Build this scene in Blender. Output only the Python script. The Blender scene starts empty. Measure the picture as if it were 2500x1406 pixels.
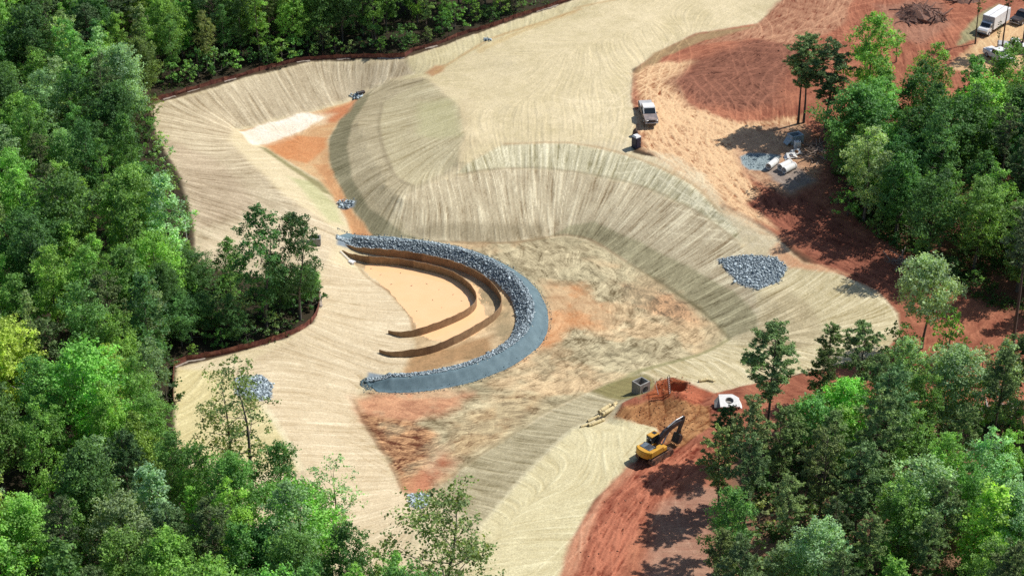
import bpy, math, random
import numpy as np
from mathutils import Vector, Matrix

R = math.radians
random.seed(7)
rng = np.random.default_rng(11)
scene = bpy.context.scene

# ------------------------------------------------------------------ camera, sky, sun, exposure
PITCH = R(30.0); DIST = 310.0; FPX = 4850.0; PW, PH = 2500.0, 1406.0
CAM = np.array([0.0, -DIST*math.cos(PITCH), DIST*math.sin(PITCH)])
cd = bpy.data.cameras.new('camera')
cd.sensor_width = 36.0; cd.lens = FPX/PW*36.0; cd.clip_start = 1.0; cd.clip_end = 6000.0
camera = bpy.data.objects.new('camera', cd)
camera.location = CAM; camera.rotation_euler = (math.pi/2-PITCH, 0, 0)
scene.collection.objects.link(camera); scene.camera = camera

SUN_AZ = R(25.0)      # direction to the sun, measured from +X towards +Y
SUN_EL = R(50.0)
world = bpy.data.worlds.new('World'); scene.world = world; world.use_nodes = True
wn = world.node_tree.nodes; wn.clear()
sky = wn.new('ShaderNodeTexSky'); sky.sky_type = 'NISHITA'; sky.sun_disc = False
sky.sun_elevation = SUN_EL; sky.sun_rotation = math.pi/2-SUN_AZ
sky.altitude = 200; sky.air_density = 1.0; sky.dust_density = 1.0
bg = wn.new('ShaderNodeBackground'); bg.inputs['Strength'].default_value = 0.105
wo = wn.new('ShaderNodeOutputWorld')
world.node_tree.links.new(sky.outputs[0], bg.inputs[0]); world.node_tree.links.new(bg.outputs[0], wo.inputs[0])
sd = bpy.data.lights.new('sun', 'SUN'); sd.energy = 5.0; sd.angle = R(0.55); sd.color = (1.0, 0.965, 0.91)
sun = bpy.data.objects.new('sun', sd); scene.collection.objects.link(sun)
sv = Vector((math.cos(SUN_AZ)*math.cos(SUN_EL), math.sin(SUN_AZ)*math.cos(SUN_EL), math.sin(SUN_EL)))
sun.rotation_euler = sv.to_track_quat('Z', 'Y').to_euler(); sun.location = sv*200
vs = scene.view_settings
vs.view_transform = 'Standard'; vs.look = 'None'; vs.exposure = 0.08; vs.gamma = 1.0; vs.use_curve_mapping = False
scene.render.engine = 'CYCLES'
scene.cycles.max_bounces = 6; scene.cycles.diffuse_bounces = 3; scene.cycles.glossy_bounces = 2
scene.cycles.transmission_bounces = 4; scene.cycles.transparent_max_bounces = 4
scene.cycles.use_denoising = False

# ------------------------------------------------------------------ helpers
COL = scene.collection
def lin(c):
    c = np.asarray(c, float)/255.0
    return np.where(c <= 0.04045, c/12.92, ((c+0.055)/1.055)**2.4)
KALB = 1.24       # light level: seen colour / KALB = base colour
def alb(r, g, b, k=KALB):
    v = lin((r, g, b))/k
    l = float(v @ np.array([.2126, .7152, .0722])); q = max(0.0, (v[0]-v[1])/v[0]); v = l+(v-l)*min(1.0, .81+.12*q); v = v*np.array([1-.02*q, 1+.05*q, 1.0])
    return tuple(float(x) for x in np.clip(v, 0.004, 0.85))

def put(name, data, parent=None):
    o = bpy.data.objects.new(name, data); COL.objects.link(o)
    if parent is not None: o.parent = parent
    return o
def tag(o, label=None, cat=None, group=None, kind=None):
    if label: o['label'] = label
    if cat: o['category'] = cat
    if group: o['group'] = group
    if kind: o['kind'] = kind
    return o
def empty(name, loc=(0, 0, 0), rz=0.0):
    o = put(name, None); o.location = loc; o.rotation_euler = (0, 0, rz); o.empty_display_size = 0.3
    return o
def np_mesh(name, verts, faces, mat=None, smooth=False, attrs=None):
    """verts (n,3), faces (m,k) with equal k, or a list of such arrays"""
    me = bpy.data.meshes.new(name)
    verts = np.ascontiguousarray(verts, dtype=np.float32)
    fl = faces if isinstance(faces, list) else [faces]
    fl = [np.ascontiguousarray(f, dtype=np.int32) for f in fl if len(f)]
    me.vertices.add(len(verts)); me.vertices.foreach_set('co', verts.ravel())
    tot = np.concatenate([np.full(len(f), f.shape[1], np.int32) for f in fl])
    idx = np.concatenate([f.ravel() for f in fl])
    start = np.concatenate([[0], np.cumsum(tot)[:-1]]).astype(np.int32)
    me.loops.add(len(idx)); me.loops.foreach_set('vertex_index', idx)
    me.polygons.add(len(tot)); me.polygons.foreach_set('loop_start', start)
    try: me.polygons.foreach_set('loop_total', tot)
    except Exception: pass
    if smooth: me.polygons.foreach_set('use_smooth', np.ones(len(tot), bool))
    for k, (typ, dom, arr) in (attrs or {}).items():
        a = me.attributes.new(k, typ, dom)
        arr = np.ascontiguousarray(arr, dtype=np.float32)
        a.data.foreach_set('color' if 'COLOR' in typ else 'value', arr.ravel())
    me.update(calc_edges=True); me.validate()
    if mat: me.materials.append(mat)
    return me

class MB:
    """collects simple solids, builds ONE mesh object"""
    def __init__(s): s.v = []; s.f = []
    def add(s, vs, fs, M=None):
        b = len(s.v)
        for v in vs:
            v = Vector(v)
            s.v.append(tuple(M @ v) if M is not None else tuple(v))
        s.f += [tuple(b+i for i in f) for f in fs]
        return s
    def box(s, c, d, M=None, bev=0.0):
        cx, cy, cz = c; hx, hy, hz = d[0]/2, d[1]/2, d[2]/2
        if bev <= 0:
            vs = [(cx+sx*hx, cy+sy*hy, cz+sz*hz) for sx in (-1, 1) for sy in (-1, 1) for sz in (-1, 1)]
            return s.add(vs, [(0,1,3,2),(4,6,7,5),(0,4,5,1),(2,3,7,6),(0,2,6,4),(1,5,7,3)], M)
        e = min(bev, hx*.9, hy*.9, hz*.9)
        pts = [(-hx+e,-hy),(hx-e,-hy),(hx,-hy+e),(hx,hy-e),(hx-e,hy),(-hx+e,hy),(-hx,hy-e),(-hx,-hy+e)]
        ins = [(x*(1-e/hx) , y*(1-e/hy)) for x, y in pts]
        rings = [(ins, -hz), (pts, -hz+e), (pts, hz-e), (ins, hz)]
        vs = [(cx+x, cy+y, cz+z) for rg, z in rings for x, y in rg]
        fs = [tuple(reversed(range(8))), tuple(range(24, 32))]
        for k in range(3):
            for i in range(8):
                j = (i+1) % 8; fs.append((k*8+i, k*8+j, k*8+8+j, k*8+8+i))
        return s.add(vs, fs, M)
    def cyl(s, a, b, r0, r1=None, n=10, M=None, caps=True):
        a, b = Vector(a), Vector(b); r1 = r0 if r1 is None else r1
        d = (b-a); q = d.to_track_quat('Z', 'Y') if d.length > 1e-9 else Vector((0,0,1)).to_track_quat('Z', 'Y')
        vs = []
        for p, r in ((a, r0), (b, r1)):
            for i in range(n):
                t = 2*math.pi*i/n
                vs.append(p + q @ Vector((math.cos(t)*r, math.sin(t)*r, 0)))
        fs = [(i, (i+1) % n, n+(i+1) % n, n+i) for i in range(n)]
        if caps: fs += [tuple(reversed(range(n))), tuple(range(n, 2*n))]
        return s.add(vs, fs, M)
    def tube(s, a, b, ro, ri, n=20, M=None):
        a, b = Vector(a), Vector(b); q = (b-a).to_track_quat('Z', 'Y'); vs = []
        for p, r in ((a, ro), (b, ro), (b, ri), (a, ri)):
            for i in range(n):
                t = 2*math.pi*i/n; vs.append(p + q @ Vector((math.cos(t)*r, math.sin(t)*r, 0)))
        fs = []
        for k in range(4):
            k2 = (k+1) % 4
            for i in range(n):
                j = (i+1) % n; fs.append((k*n+i, k*n+j, k2*n+j, k2*n+i))
        return s.add(vs, fs, M)
    def prism(s, prof, y0, y1, M=None):
        """profile in XZ extruded along Y"""
        n = len(prof)
        vs = [(x, y0, z) for x, z in prof] + [(x, y1, z) for x, z in prof]
        fs = [tuple(range(n)), tuple(reversed(range(n, 2*n)))]
        fs += [(i, n+i, n+(i+1) % n, (i+1) % n) for i in range(n)]
        return s.add(vs, fs, M)
    def build(s, name, mat, parent=None, smooth=False):
        me = bpy.data.meshes.new(name); me.from_pydata(s.v, [], s.f); me.update()
        import bmesh
        bm = bmesh.new(); bm.from_mesh(me); bmesh.ops.recalc_face_normals(bm, faces=bm.faces); bm.to_mesh(me); bm.free()
        if smooth:
            for p in me.polygons: p.use_smooth = True
        me.materials.append(mat)
        return put(name, me, parent)

# ------------------------------------------------------------------ materials
def new_mat(name):
    m = bpy.data.materials.new(name); m.use_nodes = True
    nt = m.node_tree; b = nt.nodes['Principled BSDF']
    return m, nt, b
def nd(nt, t, **kw):
    n = nt.nodes.new(t)
    for k, v in kw.items():
        if hasattr(n, k): setattr(n, k, v)
        else: n.inputs[k].default_value = v
    return n
def worn(name, col, rough=0.6, var=0.25, scale=3.0, bump=0.0, metal=0.0, dirt=None, dirt_amt=0.35, spec=0.4):
    """painted / concrete / metal surface with blotchy wear and dust"""
    m, nt, b = new_mat(name); L = nt.links
    tc = nd(nt, 'ShaderNodeTexCoord')
    n1 = nd(nt, 'ShaderNodeTexNoise'); n1.inputs['Scale'].default_value = scale; n1.inputs['Detail'].default_value = 6
    L.new(tc.outputs['Object'], n1.inputs['Vector'])
    r = nd(nt, 'ShaderNodeMapRange'); r.inputs['From Min'].default_value = .3; r.inputs['From Max'].default_value = .7
    r.inputs['To Min'].default_value = 1-var; r.inputs['To Max'].default_value = 1+var*.6
    L.new(n1.outputs['Fac'], r.inputs['Value'])
    mx = nd(nt, 'ShaderNodeMix', data_type='RGBA', blend_type='MULTIPLY'); mx.inputs['Factor'].default_value = 1
    mx.inputs['A'].default_value = (*col, 1)
    cmb = nd(nt, 'ShaderNodeCombineColor')
    for k in range(3): L.new(r.outputs['Result'], cmb.inputs[k])
    L.new(cmb.outputs[0], mx.inputs['B'])
    out = mx.outputs['Result']
    if dirt is not None:
        n2 = nd(nt, 'ShaderNodeTexNoise'); n2.inputs['Scale'].default_value = scale*.7; n2.inputs['Detail'].default_value = 8
        L.new(tc.outputs['Object'], n2.inputs['Vector'])
        r2 = nd(nt, 'ShaderNodeMapRange'); r2.inputs['From Min'].default_value = .42; r2.inputs['From Max'].default_value = .68
        r2.inputs['To Max'].default_value = dirt_amt; L.new(n2.outputs['Fac'], r2.inputs['Value'])
        m2 = nd(nt, 'ShaderNodeMix', data_type='RGBA'); m2.inputs['B'].default_value = (*dirt, 1)
        L.new(r2.outputs['Result'], m2.inputs['Factor']); L.new(out, m2.inputs['A']); out = m2.outputs['Result']
    L.new(out, b.inputs['Base Color'])
    b.inputs['Roughness'].default_value = rough; b.inputs['Metallic'].default_value = metal
    b.inputs['Specular IOR Level'].default_value = spec
    if bump > 0:
        bp = nd(nt, 'ShaderNodeBump'); bp.inputs['Strength'].default_value = bump; bp.inputs['Distance'].default_value = .03
        n3 = nd(nt, 'ShaderNodeTexNoise'); n3.inputs['Scale'].default_value = scale*6; n3.inputs['Detail'].default_value = 5
        L.new(tc.outputs['Object'], n3.inputs['Vector']); L.new(n3.outputs['Fac'], bp.inputs['Height'])
        L.new(bp.outputs[0], b.inputs['Normal'])
    return m
CLAY = (.36, .155, .085)
M = {}
M['yellow'] = worn('yellow_paint', (.62, .33, .03), .42, .15, 1.5, dirt=CLAY, dirt_amt=.35)
M['black'] = worn('black_steel', (.028, .028, .03), .45, .3, 2, dirt=CLAY, dirt_amt=.12)
M['grey_cover'] = worn('grey_engine_cover', (.12, .15, .18), .5, .25, 2)
M['track'] = worn('muddy_track', (.11, .075, .06), .85, .4, 4, .5, dirt=CLAY, dirt_amt=.9)
M['steel'] = worn('bright_steel', (.55, .55, .56), .25, .1, 4, metal=1.0)
M['glass'] = worn('dark_glass', (.02, .026, .03), .08, .1, 2, spec=.6)
M['concrete'] = worn('grey_concrete', (.27, .26, .235), .85, .3, 1.6, .4)
M['white_concrete'] = worn('pale_concrete', (.74, .73, .70), .8, .12, 1.6, .3, dirt=(.45, .34, .25), dirt_amt=.18)
M['white'] = worn('white_paint', (.78, .78, .77), .4, .08, 1.5, dirt=(.5, .36, .26), dirt_amt=.25)
M['grey'] = worn('grey_paint', (.42, .43, .44), .5, .15, 1.5, dirt=(.5, .36, .26), dirt_amt=.25)
M['navy'] = worn('navy_plastic', (.012, .016, .05), .45, .2, 2)
M['bluegrey'] = worn('blue_grey_concrete', (.36, .42, .46), .8, .2, 2, .3)
M['wood'] = worn('raw_wood', (.45, .34, .2), .8, .3, 4, .3)
M['root'] = worn('weathered_wood', (.30, .225, .18), .9, .4, 3, .5)
M['darkroot'] = worn('muddy_wood', (.15, .085, .065), .9, .45, 3, .5, dirt=CLAY, dirt_amt=.5)
M['straw_roll'] = worn('straw_matting', (.66, .54, .29), .9, .35, 7, .8)
M['orange'] = worn('orange_plastic', (.75, .28, .05), .5, .15, 3)
M['silt'] = worn('maroon_silt_fabric', (.135, .038, .028), .8, .35, 2.2, .3, dirt=CLAY, dirt_amt=.5)
M['silt_back'] = worn('dusty_fabric_toe', (.30, .25, .20), .9, .3, 3, .3)
M['post'] = worn('fence_post', (.10, .04, .03), .8, .3, 3)
M['baffle'] = worn('brown_baffle_fabric', (.34, .215, .115), .85, .22, 1.6, .35, dirt=(.2, .11, .055), dirt_amt=.55)
M['baffle_b'] = worn('dark_baffle_fabric', (.25, .15, .08), .85, .25, 1.6, .35, dirt=(.15, .085, .045), dirt_amt=.5)
M['stake'] = worn('dark_stake', (.10, .06, .045), .8, .3, 3)
M['bark'] = worn('grey_bark', (.135, .115, .09), .9, .4, 1.2, .6)
M['pinebark'] = worn('pine_bark', (.12, .085, .065), .9, .4, 1.5, .6)
M['deadwood'] = worn('dead_grey_wood', (.42, .38, .35), .9, .3, 1.5, .4)
M['rubber'] = worn('tyre_rubber', (.025, .024, .023), .85, .3, 4, dirt=CLAY, dirt_amt=.4)
M['dusty'] = worn('dust_coated_paint', (.20, .17, .165), .6, .3, 2, dirt=(.42, .30, .24), dirt_amt=.6)
M['lamp'] = worn('lamp_glass', (.7, .7, .66), .15, .05, 3)

# ------------------------------------------------------------------ noise (numpy)
_tab = np.random.default_rng(3).random((16, 256, 256)).astype(np.float32)
def vnoise(x, y, seed=0):
    t = _tab[seed % 16]
    xi = np.floor(x).astype(np.int64); yi = np.floor(y).astype(np.int64)
    fx = (x-xi); fy = (y-yi); fx = fx*fx*(3-2*fx); fy = fy*fy*(3-2*fy)
    x0 = (xi+seed*37) % 256; x1 = (x0+1) % 256; y0 = (yi+seed*91) % 256; y1 = (y0+1) % 256
    return (t[y0, x0]*(1-fx)+t[y0, x1]*fx)*(1-fy)+(t[y1, x0]*(1-fx)+t[y1, x1]*fx)*fy
def fbm(x, y, s, octv=4, seed=0):
    v = 0; a = 1; tot = 0; c, sn = math.cos(.6), math.sin(.6)
    for o in range(octv):
        v = v+a*vnoise(x/s, y/s, seed+o); tot += a; a *= .5; s *= .5; x, y = x*c-y*sn, x*sn+y*c
    return v/tot
def blur(a, k):
    """separable box blur, twice"""
    for _ in range(2):
        for ax in (0, 1):
            p = np.concatenate([np.repeat(np.take(a, [0], ax), k, ax), a, np.repeat(np.take(a, [-1], ax), k, ax)], ax)
            c = np.cumsum(p, ax); z = np.zeros_like(np.take(c, [0], ax)); c = np.concatenate([z, c], ax)
            n = a.shape[ax]; w = 2*k+1
            a = (np.take(c, range(w, w+n), ax)-np.take(c, range(0, n), ax))/w
    return a

# ------------------------------------------------------------------ terrain heights
def ray(px, py):
    u = (px-PW/2)/FPX; v = -(py-PH/2)/FPX
    d = np.array([u, v*math.sin(PITCH)+math.cos(PITCH), v*math.cos(PITCH)-math.sin(PITCH)])
    return d
def at_z(px, py, z):
    d = ray(px, py); t = (z-CAM[2])/d[2]
    return CAM+d*t
LINES = [
 # basin floor: northern, southern and western toes
 [(905,578,.7),(980,584,.6),(1100,590,.5),(1230,592,.5),(1380,575,.5),(1450,590,.5),(1530,640,.5),(1640,708,.5),(1720,765,.5),(1780,825,.6)],
 [(1780,825,.6),(1700,866,.6),(1560,905,.6),(1450,948,.7),(1340,1000,.8),(1250,1060,1.0),(1150,1125,1.2),(1060,1190,1.5),(1030,1215,1.8)],
 [(826,600,1.6),(868,642,0),(900,680,0),(940,705,0),(980,740,0),(1003,775,0),(1012,820,0),(1010,860,0.05),(985,900,.2),(890,912,.7),(862,975,.7),(900,1050,.9),(945,1120,1.1),(985,1200,1.6),(1005,1230,2.0)],
 [(1330,740,.4),(1325,800,.4),(1150,915,.45),(1000,945,.5)],
 [(1030,640,-.12),(1130,700,-.10),(1150,800,-.2),(1060,860,.05),(930,650,-.4),(1050,740,-.4),(1050,680,-.35)],
 [(1400,700,.4),(1550,760,.45),(1600,830,.5),(1350,860,.45),(1250,960,.5),(1100,1050,.8),(1000,1000,.6)],
 # west bank along the lower silt fence
 [(740,690,3.6),(775,700,3.5),(780,740,3.5),(768,785,3.5),(700,825,3.6),(560,865,4.0),(435,888,4.5),(425,960,5.0),(430,1090,5.4)],
 [(560,900,4.7),(640,975,4.9),(690,1060,5.0),(740,1150,5.0),(820,1300,5.0),(900,1450,5.0)],
 [(790,585,3.0),(800,640,2.6)],
 # upper basin and its channel
 [(580,315,3.5),(640,355,3.5),(700,392,3.4),(780,440,3.1),(815,480,2.6),(832,505,2.1),(850,545,1.2),(868,578,.7)],
 [(905,574,.7),(880,548,1.2),(850,497,2.2),(818,440,3.0),(802,390,3.3),(802,340,3.5),(830,290,3.6),(868,242,3.8)],
 [(868,242,3.8),(740,280,3.6),(640,305,3.5),(580,315,3.5)],
 [(700,340,3.4),(760,330,3.4),(790,400,3.2)],
 [(365,255,8.2),(470,225,8.2),(600,185,8.2),(760,148,8.2),(990,140,8.8),(1080,110,9.3),(1250,50,10.4),(1400,0,11.4),(1520,-40,12)],
 [(365,255,8.2),(385,320,7.8),(410,390,7.4),(445,440,7.0),(475,540,6.0),(480,650,5.0),(600,662,4.2),(740,690,3.6)],
 [(640,430,5.6),(690,480,5.2),(750,530,4.2),(800,562,2.9),(822,578,2.0)],
 [(560,360,5.4),(640,430,5.6)],
 # northern mound
 [(868,242,3.8),(960,190,6.4),(1060,172,7.6),(1190,95,9.2),(1400,22,10.8)],
 [(935,440,4.6),(980,480,4.5),(1040,452,5.0),(1110,430,5.3),(1250,412,5.4),(1400,420,5.4),(1560,452,5.1),(1700,515,4.9),(1800,580,4.5),(1850,640,3.9)],
 [(1130,330,8.0),(1120,395,6.7),(1230,352,7.3),(1400,350,7.4),(1550,385,7.1),(1700,460,6.3),(1760,520,5.6),(1880,575,5.3),(1960,640,5.0)],
 [(880,300,5.4),(905,370,5.2),(950,450,4.9)],
 [(1040,195,7.9),(1120,260,8.6),(1130,330,8.0)],
 [(1250,150,10.0),(1400,120,10.8),(1600,60,11.6),(1400,260,8.8),(1250,260,9.0)],
 # haul road, embankment and the eastern ground
 [(1960,-40,13.2),(1850,60,11.6),(1700,85,11.0),(1600,130,10.2),(1545,175,9.6),(1542,240,9.0),(1560,300,8.3),(1600,370,7.4),(1700,430,6.7),(1800,500,6.1),(1900,570,5.6),(2000,645,5.2),(2150,720,4.9),(2200,780,4.7),(2180,870,4.5),(2000,930,4.2),(1800,975,4.0)],
 [(1700,130,10.9),(1850,100,11.6),(1660,200,9.9),(1900,200,10.4),(1750,290,8.8)],
 [(2000,330,8.4),(1950,430,7.2),(2100,560,6.4),(2250,660,5.8),(2500,800,5.2)],
 [(2300,500,7.6),(2500,500,8.2),(2200,300,9.2),(2500,100,11.6),(2000,50,12.2),(2300,-50,13.4),(2450,250,9.8)],
 # eastern slope band
 [(1850,700,3.6),(1920,760,3.4),(1990,810,3.3),(1900,850,2.6)],
 [(1850,900,3.4),(1700,925,3.3),(1600,930,3.0),(1520,975,3.3),(1470,1005,3.6),(1400,1045,4.0),(1280,1160,4.3),(1170,1290,4.5),(1120,1406,4.5),(1100,1560,4.5)],
 [(1370,1406,4.3),(1600,1100,4.2),(1600,1406,4.1),(1900,1200,4.5),(2400,1200,5.0),(2500,1400,5.0),(2000,1700,4.5),(2300,950,4.6),(2500,900,4.9)],
 [(1020,1240,2.4),(1060,1310,4.2),(980,1330,4.3)],
 [(300,1200,6.0),(100,800,7.0),(100,300,8.6),(300,600,6.6),(500,750,4.6),(650,750,3.7),(700,720,3.6),(800,1600,6.0),(200,1600,6.5),(-100,600,8.0),(250,-20,10),(-100,1400,7.0)],
]
SX0, SX1, SY0, SY1 = -150, 170, -140, 190       # solve grid, 1 m
NXs, NYs = SX1-SX0+1, SY1-SY0+1
fixed = np.zeros((NYs, NXs), bool); hval = np.zeros((NYs, NXs)); hcnt = np.zeros((NYs, NXs))
for ln in LINES:
    P = [at_z(*p) for p in ln]
    closed_pts = len(ln) and isinstance(ln, list)
    for i in range(len(P)):
        segs = [P[i]]
        if i+1 < len(P):
            d = np.linalg.norm(P[i+1]-P[i])
            if d < 40:
                n = max(2, int(d/0.5)); segs = [P[i]+(P[i+1]-P[i])*t for t in np.linspace(0, 1, n)]
        for q in segs:
            ix, iy = int(round(q[0]-SX0)), int(round(q[1]-SY0))
            if 0 <= ix < NXs and 0 <= iy < NYs:
                hval[iy, ix] += q[2]; hcnt[iy, ix] += 1; fixed[iy, ix] = True
# scattered lists in LINES act as lines when close together, as spots when far apart
hval[fixed] /= hcnt[fixed]
def relax(h, fx, v, it):
    for _ in range(it):
        p = np.pad(h, 1, mode='edge')
        h = .25*(p[:-2, 1:-1]+p[2:, 1:-1]+p[1:-1, :-2]+p[1:-1, 2:])
        h[fx] = v[fx]
    return h
def solve(fx, v):
    if min(fx.shape) > 24:
        ny, nx = (fx.shape[0]+1)//2, (fx.shape[1]+1)//2
        f2 = np.zeros((ny, nx)); c2 = np.zeros((ny, nx))
        iy, ix = np.nonzero(fx)
        np.add.at(f2, (iy//2, ix//2), v[iy, ix]); np.add.at(c2, (iy//2, ix//2), 1)
        fx2 = c2 > 0; f2[fx2] /= c2[fx2]
        h2 = solve(fx2, f2)
        h = np.repeat(np.repeat(h2, 2, 0), 2, 1)[:fx.shape[0], :fx.shape[1]]
        h[fx] = v[fx]
        return relax(h, fx, v, 120)
    h = np.full(fx.shape, v[fx].mean()); h[fx] = v[fx]
    return relax(h, fx, v, 800)
Hs = solve(fixed, hval)
Hs = .6*Hs+.4*blur(Hs, 1)

def Hbase(x, y):
    fx = np.clip((np.asarray(x, float)-SX0), 0, NXs-1.001); fy = np.clip((np.asarray(y, float)-SY0), 0, NYs-1.001)
    ix = fx.astype(int); iy = fy.astype(int); fx = fx-ix; fy = fy-iy
    return (Hs[iy, ix]*(1-fx)+Hs[iy, ix+1]*fx)*(1-fy)+(Hs[iy+1, ix]*(1-fx)+Hs[iy+1, ix+1]*fx)*fy
def hit(px, py, Hf):
    d = ray(px, py); t = (14-CAM[2])/d[2]
    for _ in range(60):
        p = CAM+d*t; g = p[2]-float(Hf(p[0], p[1]))
        if abs(g) < 0.003: break
        t += g*1.15
    return CAM+d*t
def world_line(pts, Hf=None):
    Hf = Hf or Hbase
    return np.array([hit(p[0], p[1], Hf)[:2] for p in pts])
def spline(P, step=0.5, closed=False):
    """Catmull-Rom through P, resampled evenly"""
    P = np.asarray(P, float); n = len(P); out = []
    Q = np.vstack([P[-1:], P, P[:2]]) if closed else np.vstack([2*P[0]-P[1], P, 2*P[-1]-P[-2]])
    for i in range(n if closed else n-1):
        a, b, c, d = Q[i], Q[i+1], Q[i+2], Q[i+3]
        for t in np.linspace(0, 1, 12, endpoint=False):
            out.append(.5*((2*b)+(c-a)*t+(2*a-5*b+4*c-d)*t*t+(3*b-a-3*c+d)*t**3))
    if not closed: out.append(P[-1])
    out = np.array(out)
    if closed: out = np.vstack([out, out[:1]])
    s = np.concatenate([[0], np.cumsum(np.linalg.norm(np.diff(out[:, :2], axis=0), axis=1))])
    m = max(2, int(s[-1]/step)); ss = np.linspace(0, s[-1], m)
    return np.stack([np.interp(ss, s, out[:, k]) for k in range(out.shape[1])], 1)
def seg_dist(x, y, L, signed=False):
    """distance to polyline L; also arc length, and signed side (left positive)"""
    best = np.full(x.shape, 1e9); side = np.zeros(x.shape); arc = np.zeros(x.shape); acc = 0.0
    for i in range(len(L)-1):
        a, b = L[i], L[i+1]; d = b-a; l2 = float(d@d)
        if l2 < 1e-12: continue
        t = np.clip(((x-a[0])*d[0]+(y-a[1])*d[1])/l2, 0, 1)
        dd = (x-a[0]-t*d[0])**2+(y-a[1]-t*d[1])**2
        m = dd < best; best[m] = dd[m]
        cr = d[0]*(y-a[1])-d[1]*(x-a[0]); side[m] = np.sign(cr[m]); arc[m] = acc+t[m]*math.sqrt(l2)
        acc += math.sqrt(l2)
    return np.sqrt(best), side, arc
def poly_sdf(x, y, P):
    """negative inside"""
    P = np.asarray(P); d = np.full(x.shape, 1e9); ins = np.zeros(x.shape, bool); n = len(P)
    for i in range(n):
        a, b = P[i], P[(i+1) % n]; e = b-a; l2 = float(e@e)+1e-12
        t = np.clip(((x-a[0])*e[0]+(y-a[1])*e[1])/l2, 0, 1)
        d = np.minimum(d, (x-a[0]-t*e[0])**2+(y-a[1]-t*e[1])**2)
        c = (a[1] > y) != (b[1] > y)
        if abs(e[1]) > 1e-12: ins ^= c & (x < e[0]*(y-a[1])/e[1]+a[0])
    d = np.sqrt(d)
    return np.where(ins, -d, d)

# crest of the crescent rock berm, traced at its own height
BERM_H = 1.45
crest = np.array([at_z(px, py, z) for px, py, z in [(822,579,1.9),(880,578,1.9),(980,584,1.9),(1080,597,1.9),(1170,622,1.9),(1240,660,1.9),(1285,708,1.9),(1300,760,1.9),(1278,815,1.9),(1215,860,1.9),(1130,893,1.9),(1030,913,1.9),(950,917,1.9),(893,912,2.0)]])
CREST = spline(crest[:, :2], .5)
CREST_LEN = float(np.linalg.norm(np.diff(CREST[::2], axis=0), axis=1).sum())
PIT = world_line([(1602,942),(1640,932),(1672,934),(1668,950),(1640,966),(1606,966)])
PILE = world_line([(1520,1010),(1560,992),(1612,978),(1660,984)])
def H(x, y):
    x = np.asarray(x, float); y = np.asarray(y, float); sh = x.shape
    x = np.atleast_1d(x).astype(float); y = np.atleast_1d(y).astype(float)
    h = Hbase(x, y)
    m = (x > CREST[:, 0].min()-8) & (x < CREST[:, 0].max()+8) & (y > CREST[:, 1].min()-8) & (y < CREST[:, 1].max()+8)
    if m.any():
        d, s, a = seg_dist(x[m], y[m], CREST[::2])
        prof = np.clip((2.45-d)/1.9, 0, 1)*BERM_H*np.clip(.12+np.minimum(a, CREST_LEN-a)/3.5, 0, 1)
        b0 = .35
        h[m] = np.maximum(h[m], (b0+prof)*(d < 2.45)+h[m]*(d >= 2.45))
    m = (np.abs(x-PIT[:, 0].mean()) < 12) & (np.abs(y-PIT[:, 1].mean()) < 14)
    if m.any():
        s = poly_sdf(x[m], y[m], PIT); h[m] -= 1.9*np.clip(.5-s/.8, 0, 1)
        d, _, _ = seg_dist(x[m], y[m], PILE); h[m] += 1.8*np.clip(1-d/3.4, 0, 1)**1.2*np.clip(.5+s/.8, 0, 1)
    return h.reshape(sh) if sh else float(h[0])

_t = np.gradient(CREST, axis=0); _t /= np.linalg.norm(_t, axis=1)[:, None]; NBD = np.stack([-_t[:, 1], _t[:, 0]], 1)
NBD *= np.sign(((CREST.mean(0)-CREST)*NBD).sum(1).mean())       # points to the inside of the crescent
# fine sheet: even spacing over the site, widening steps out to the horizon
GS = 0.17
GX0, GX1, GY0, GY1 = -76.0, 106.0, -80.0, 124.0
nx = int((GX1-GX0)/GS/4)*4+1; ny = int((GY1-GY0)/GS/4)*4+1
GX1 = GX0+(nx-1)*GS; GY1 = GY0+(ny-1)*GS
gx = GX0+np.arange(nx)*GS; gy = GY0+np.arange(ny)*GS
X, Y = np.meshgrid(gx, gy)
HF = H(X.ravel(), Y.ravel()).reshape(ny, nx)
def Hq(x, y):
    x = np.asarray(x, float); y = np.asarray(y, float)
    fx = (x-GX0)/GS; fy = (y-GY0)/GS
    inside = (fx >= 0) & (fx < nx-1.01) & (fy >= 0) & (fy < ny-1.01)
    fx = np.clip(fx, 0, nx-1.01); fy = np.clip(fy, 0, ny-1.01)
    ix = fx.astype(int); iy = fy.astype(int); a = fx-ix; b = fy-iy
    h = (HF[iy, ix]*(1-a)+HF[iy, ix+1]*a)*(1-b)+(HF[iy+1, ix]*(1-a)+HF[iy+1, ix+1]*a)*b
    return np.where(inside, h, Hbase(x, y))
_cache = {}
def at(px, py):
    k = (px, py)
    if k not in _cache: _cache[k] = hit(px, py, Hq)
    return Vector(_cache[k])
def gz(x, y): return float(Hq(x, y))
def wl(pts): return np.array([at(p[0], p[1])[:2] for p in pts])
def px_per_m(p): return FPX/float((np.array(p)-CAM)@np.array([0, math.cos(PITCH), -math.sin(PITCH)]))

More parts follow.
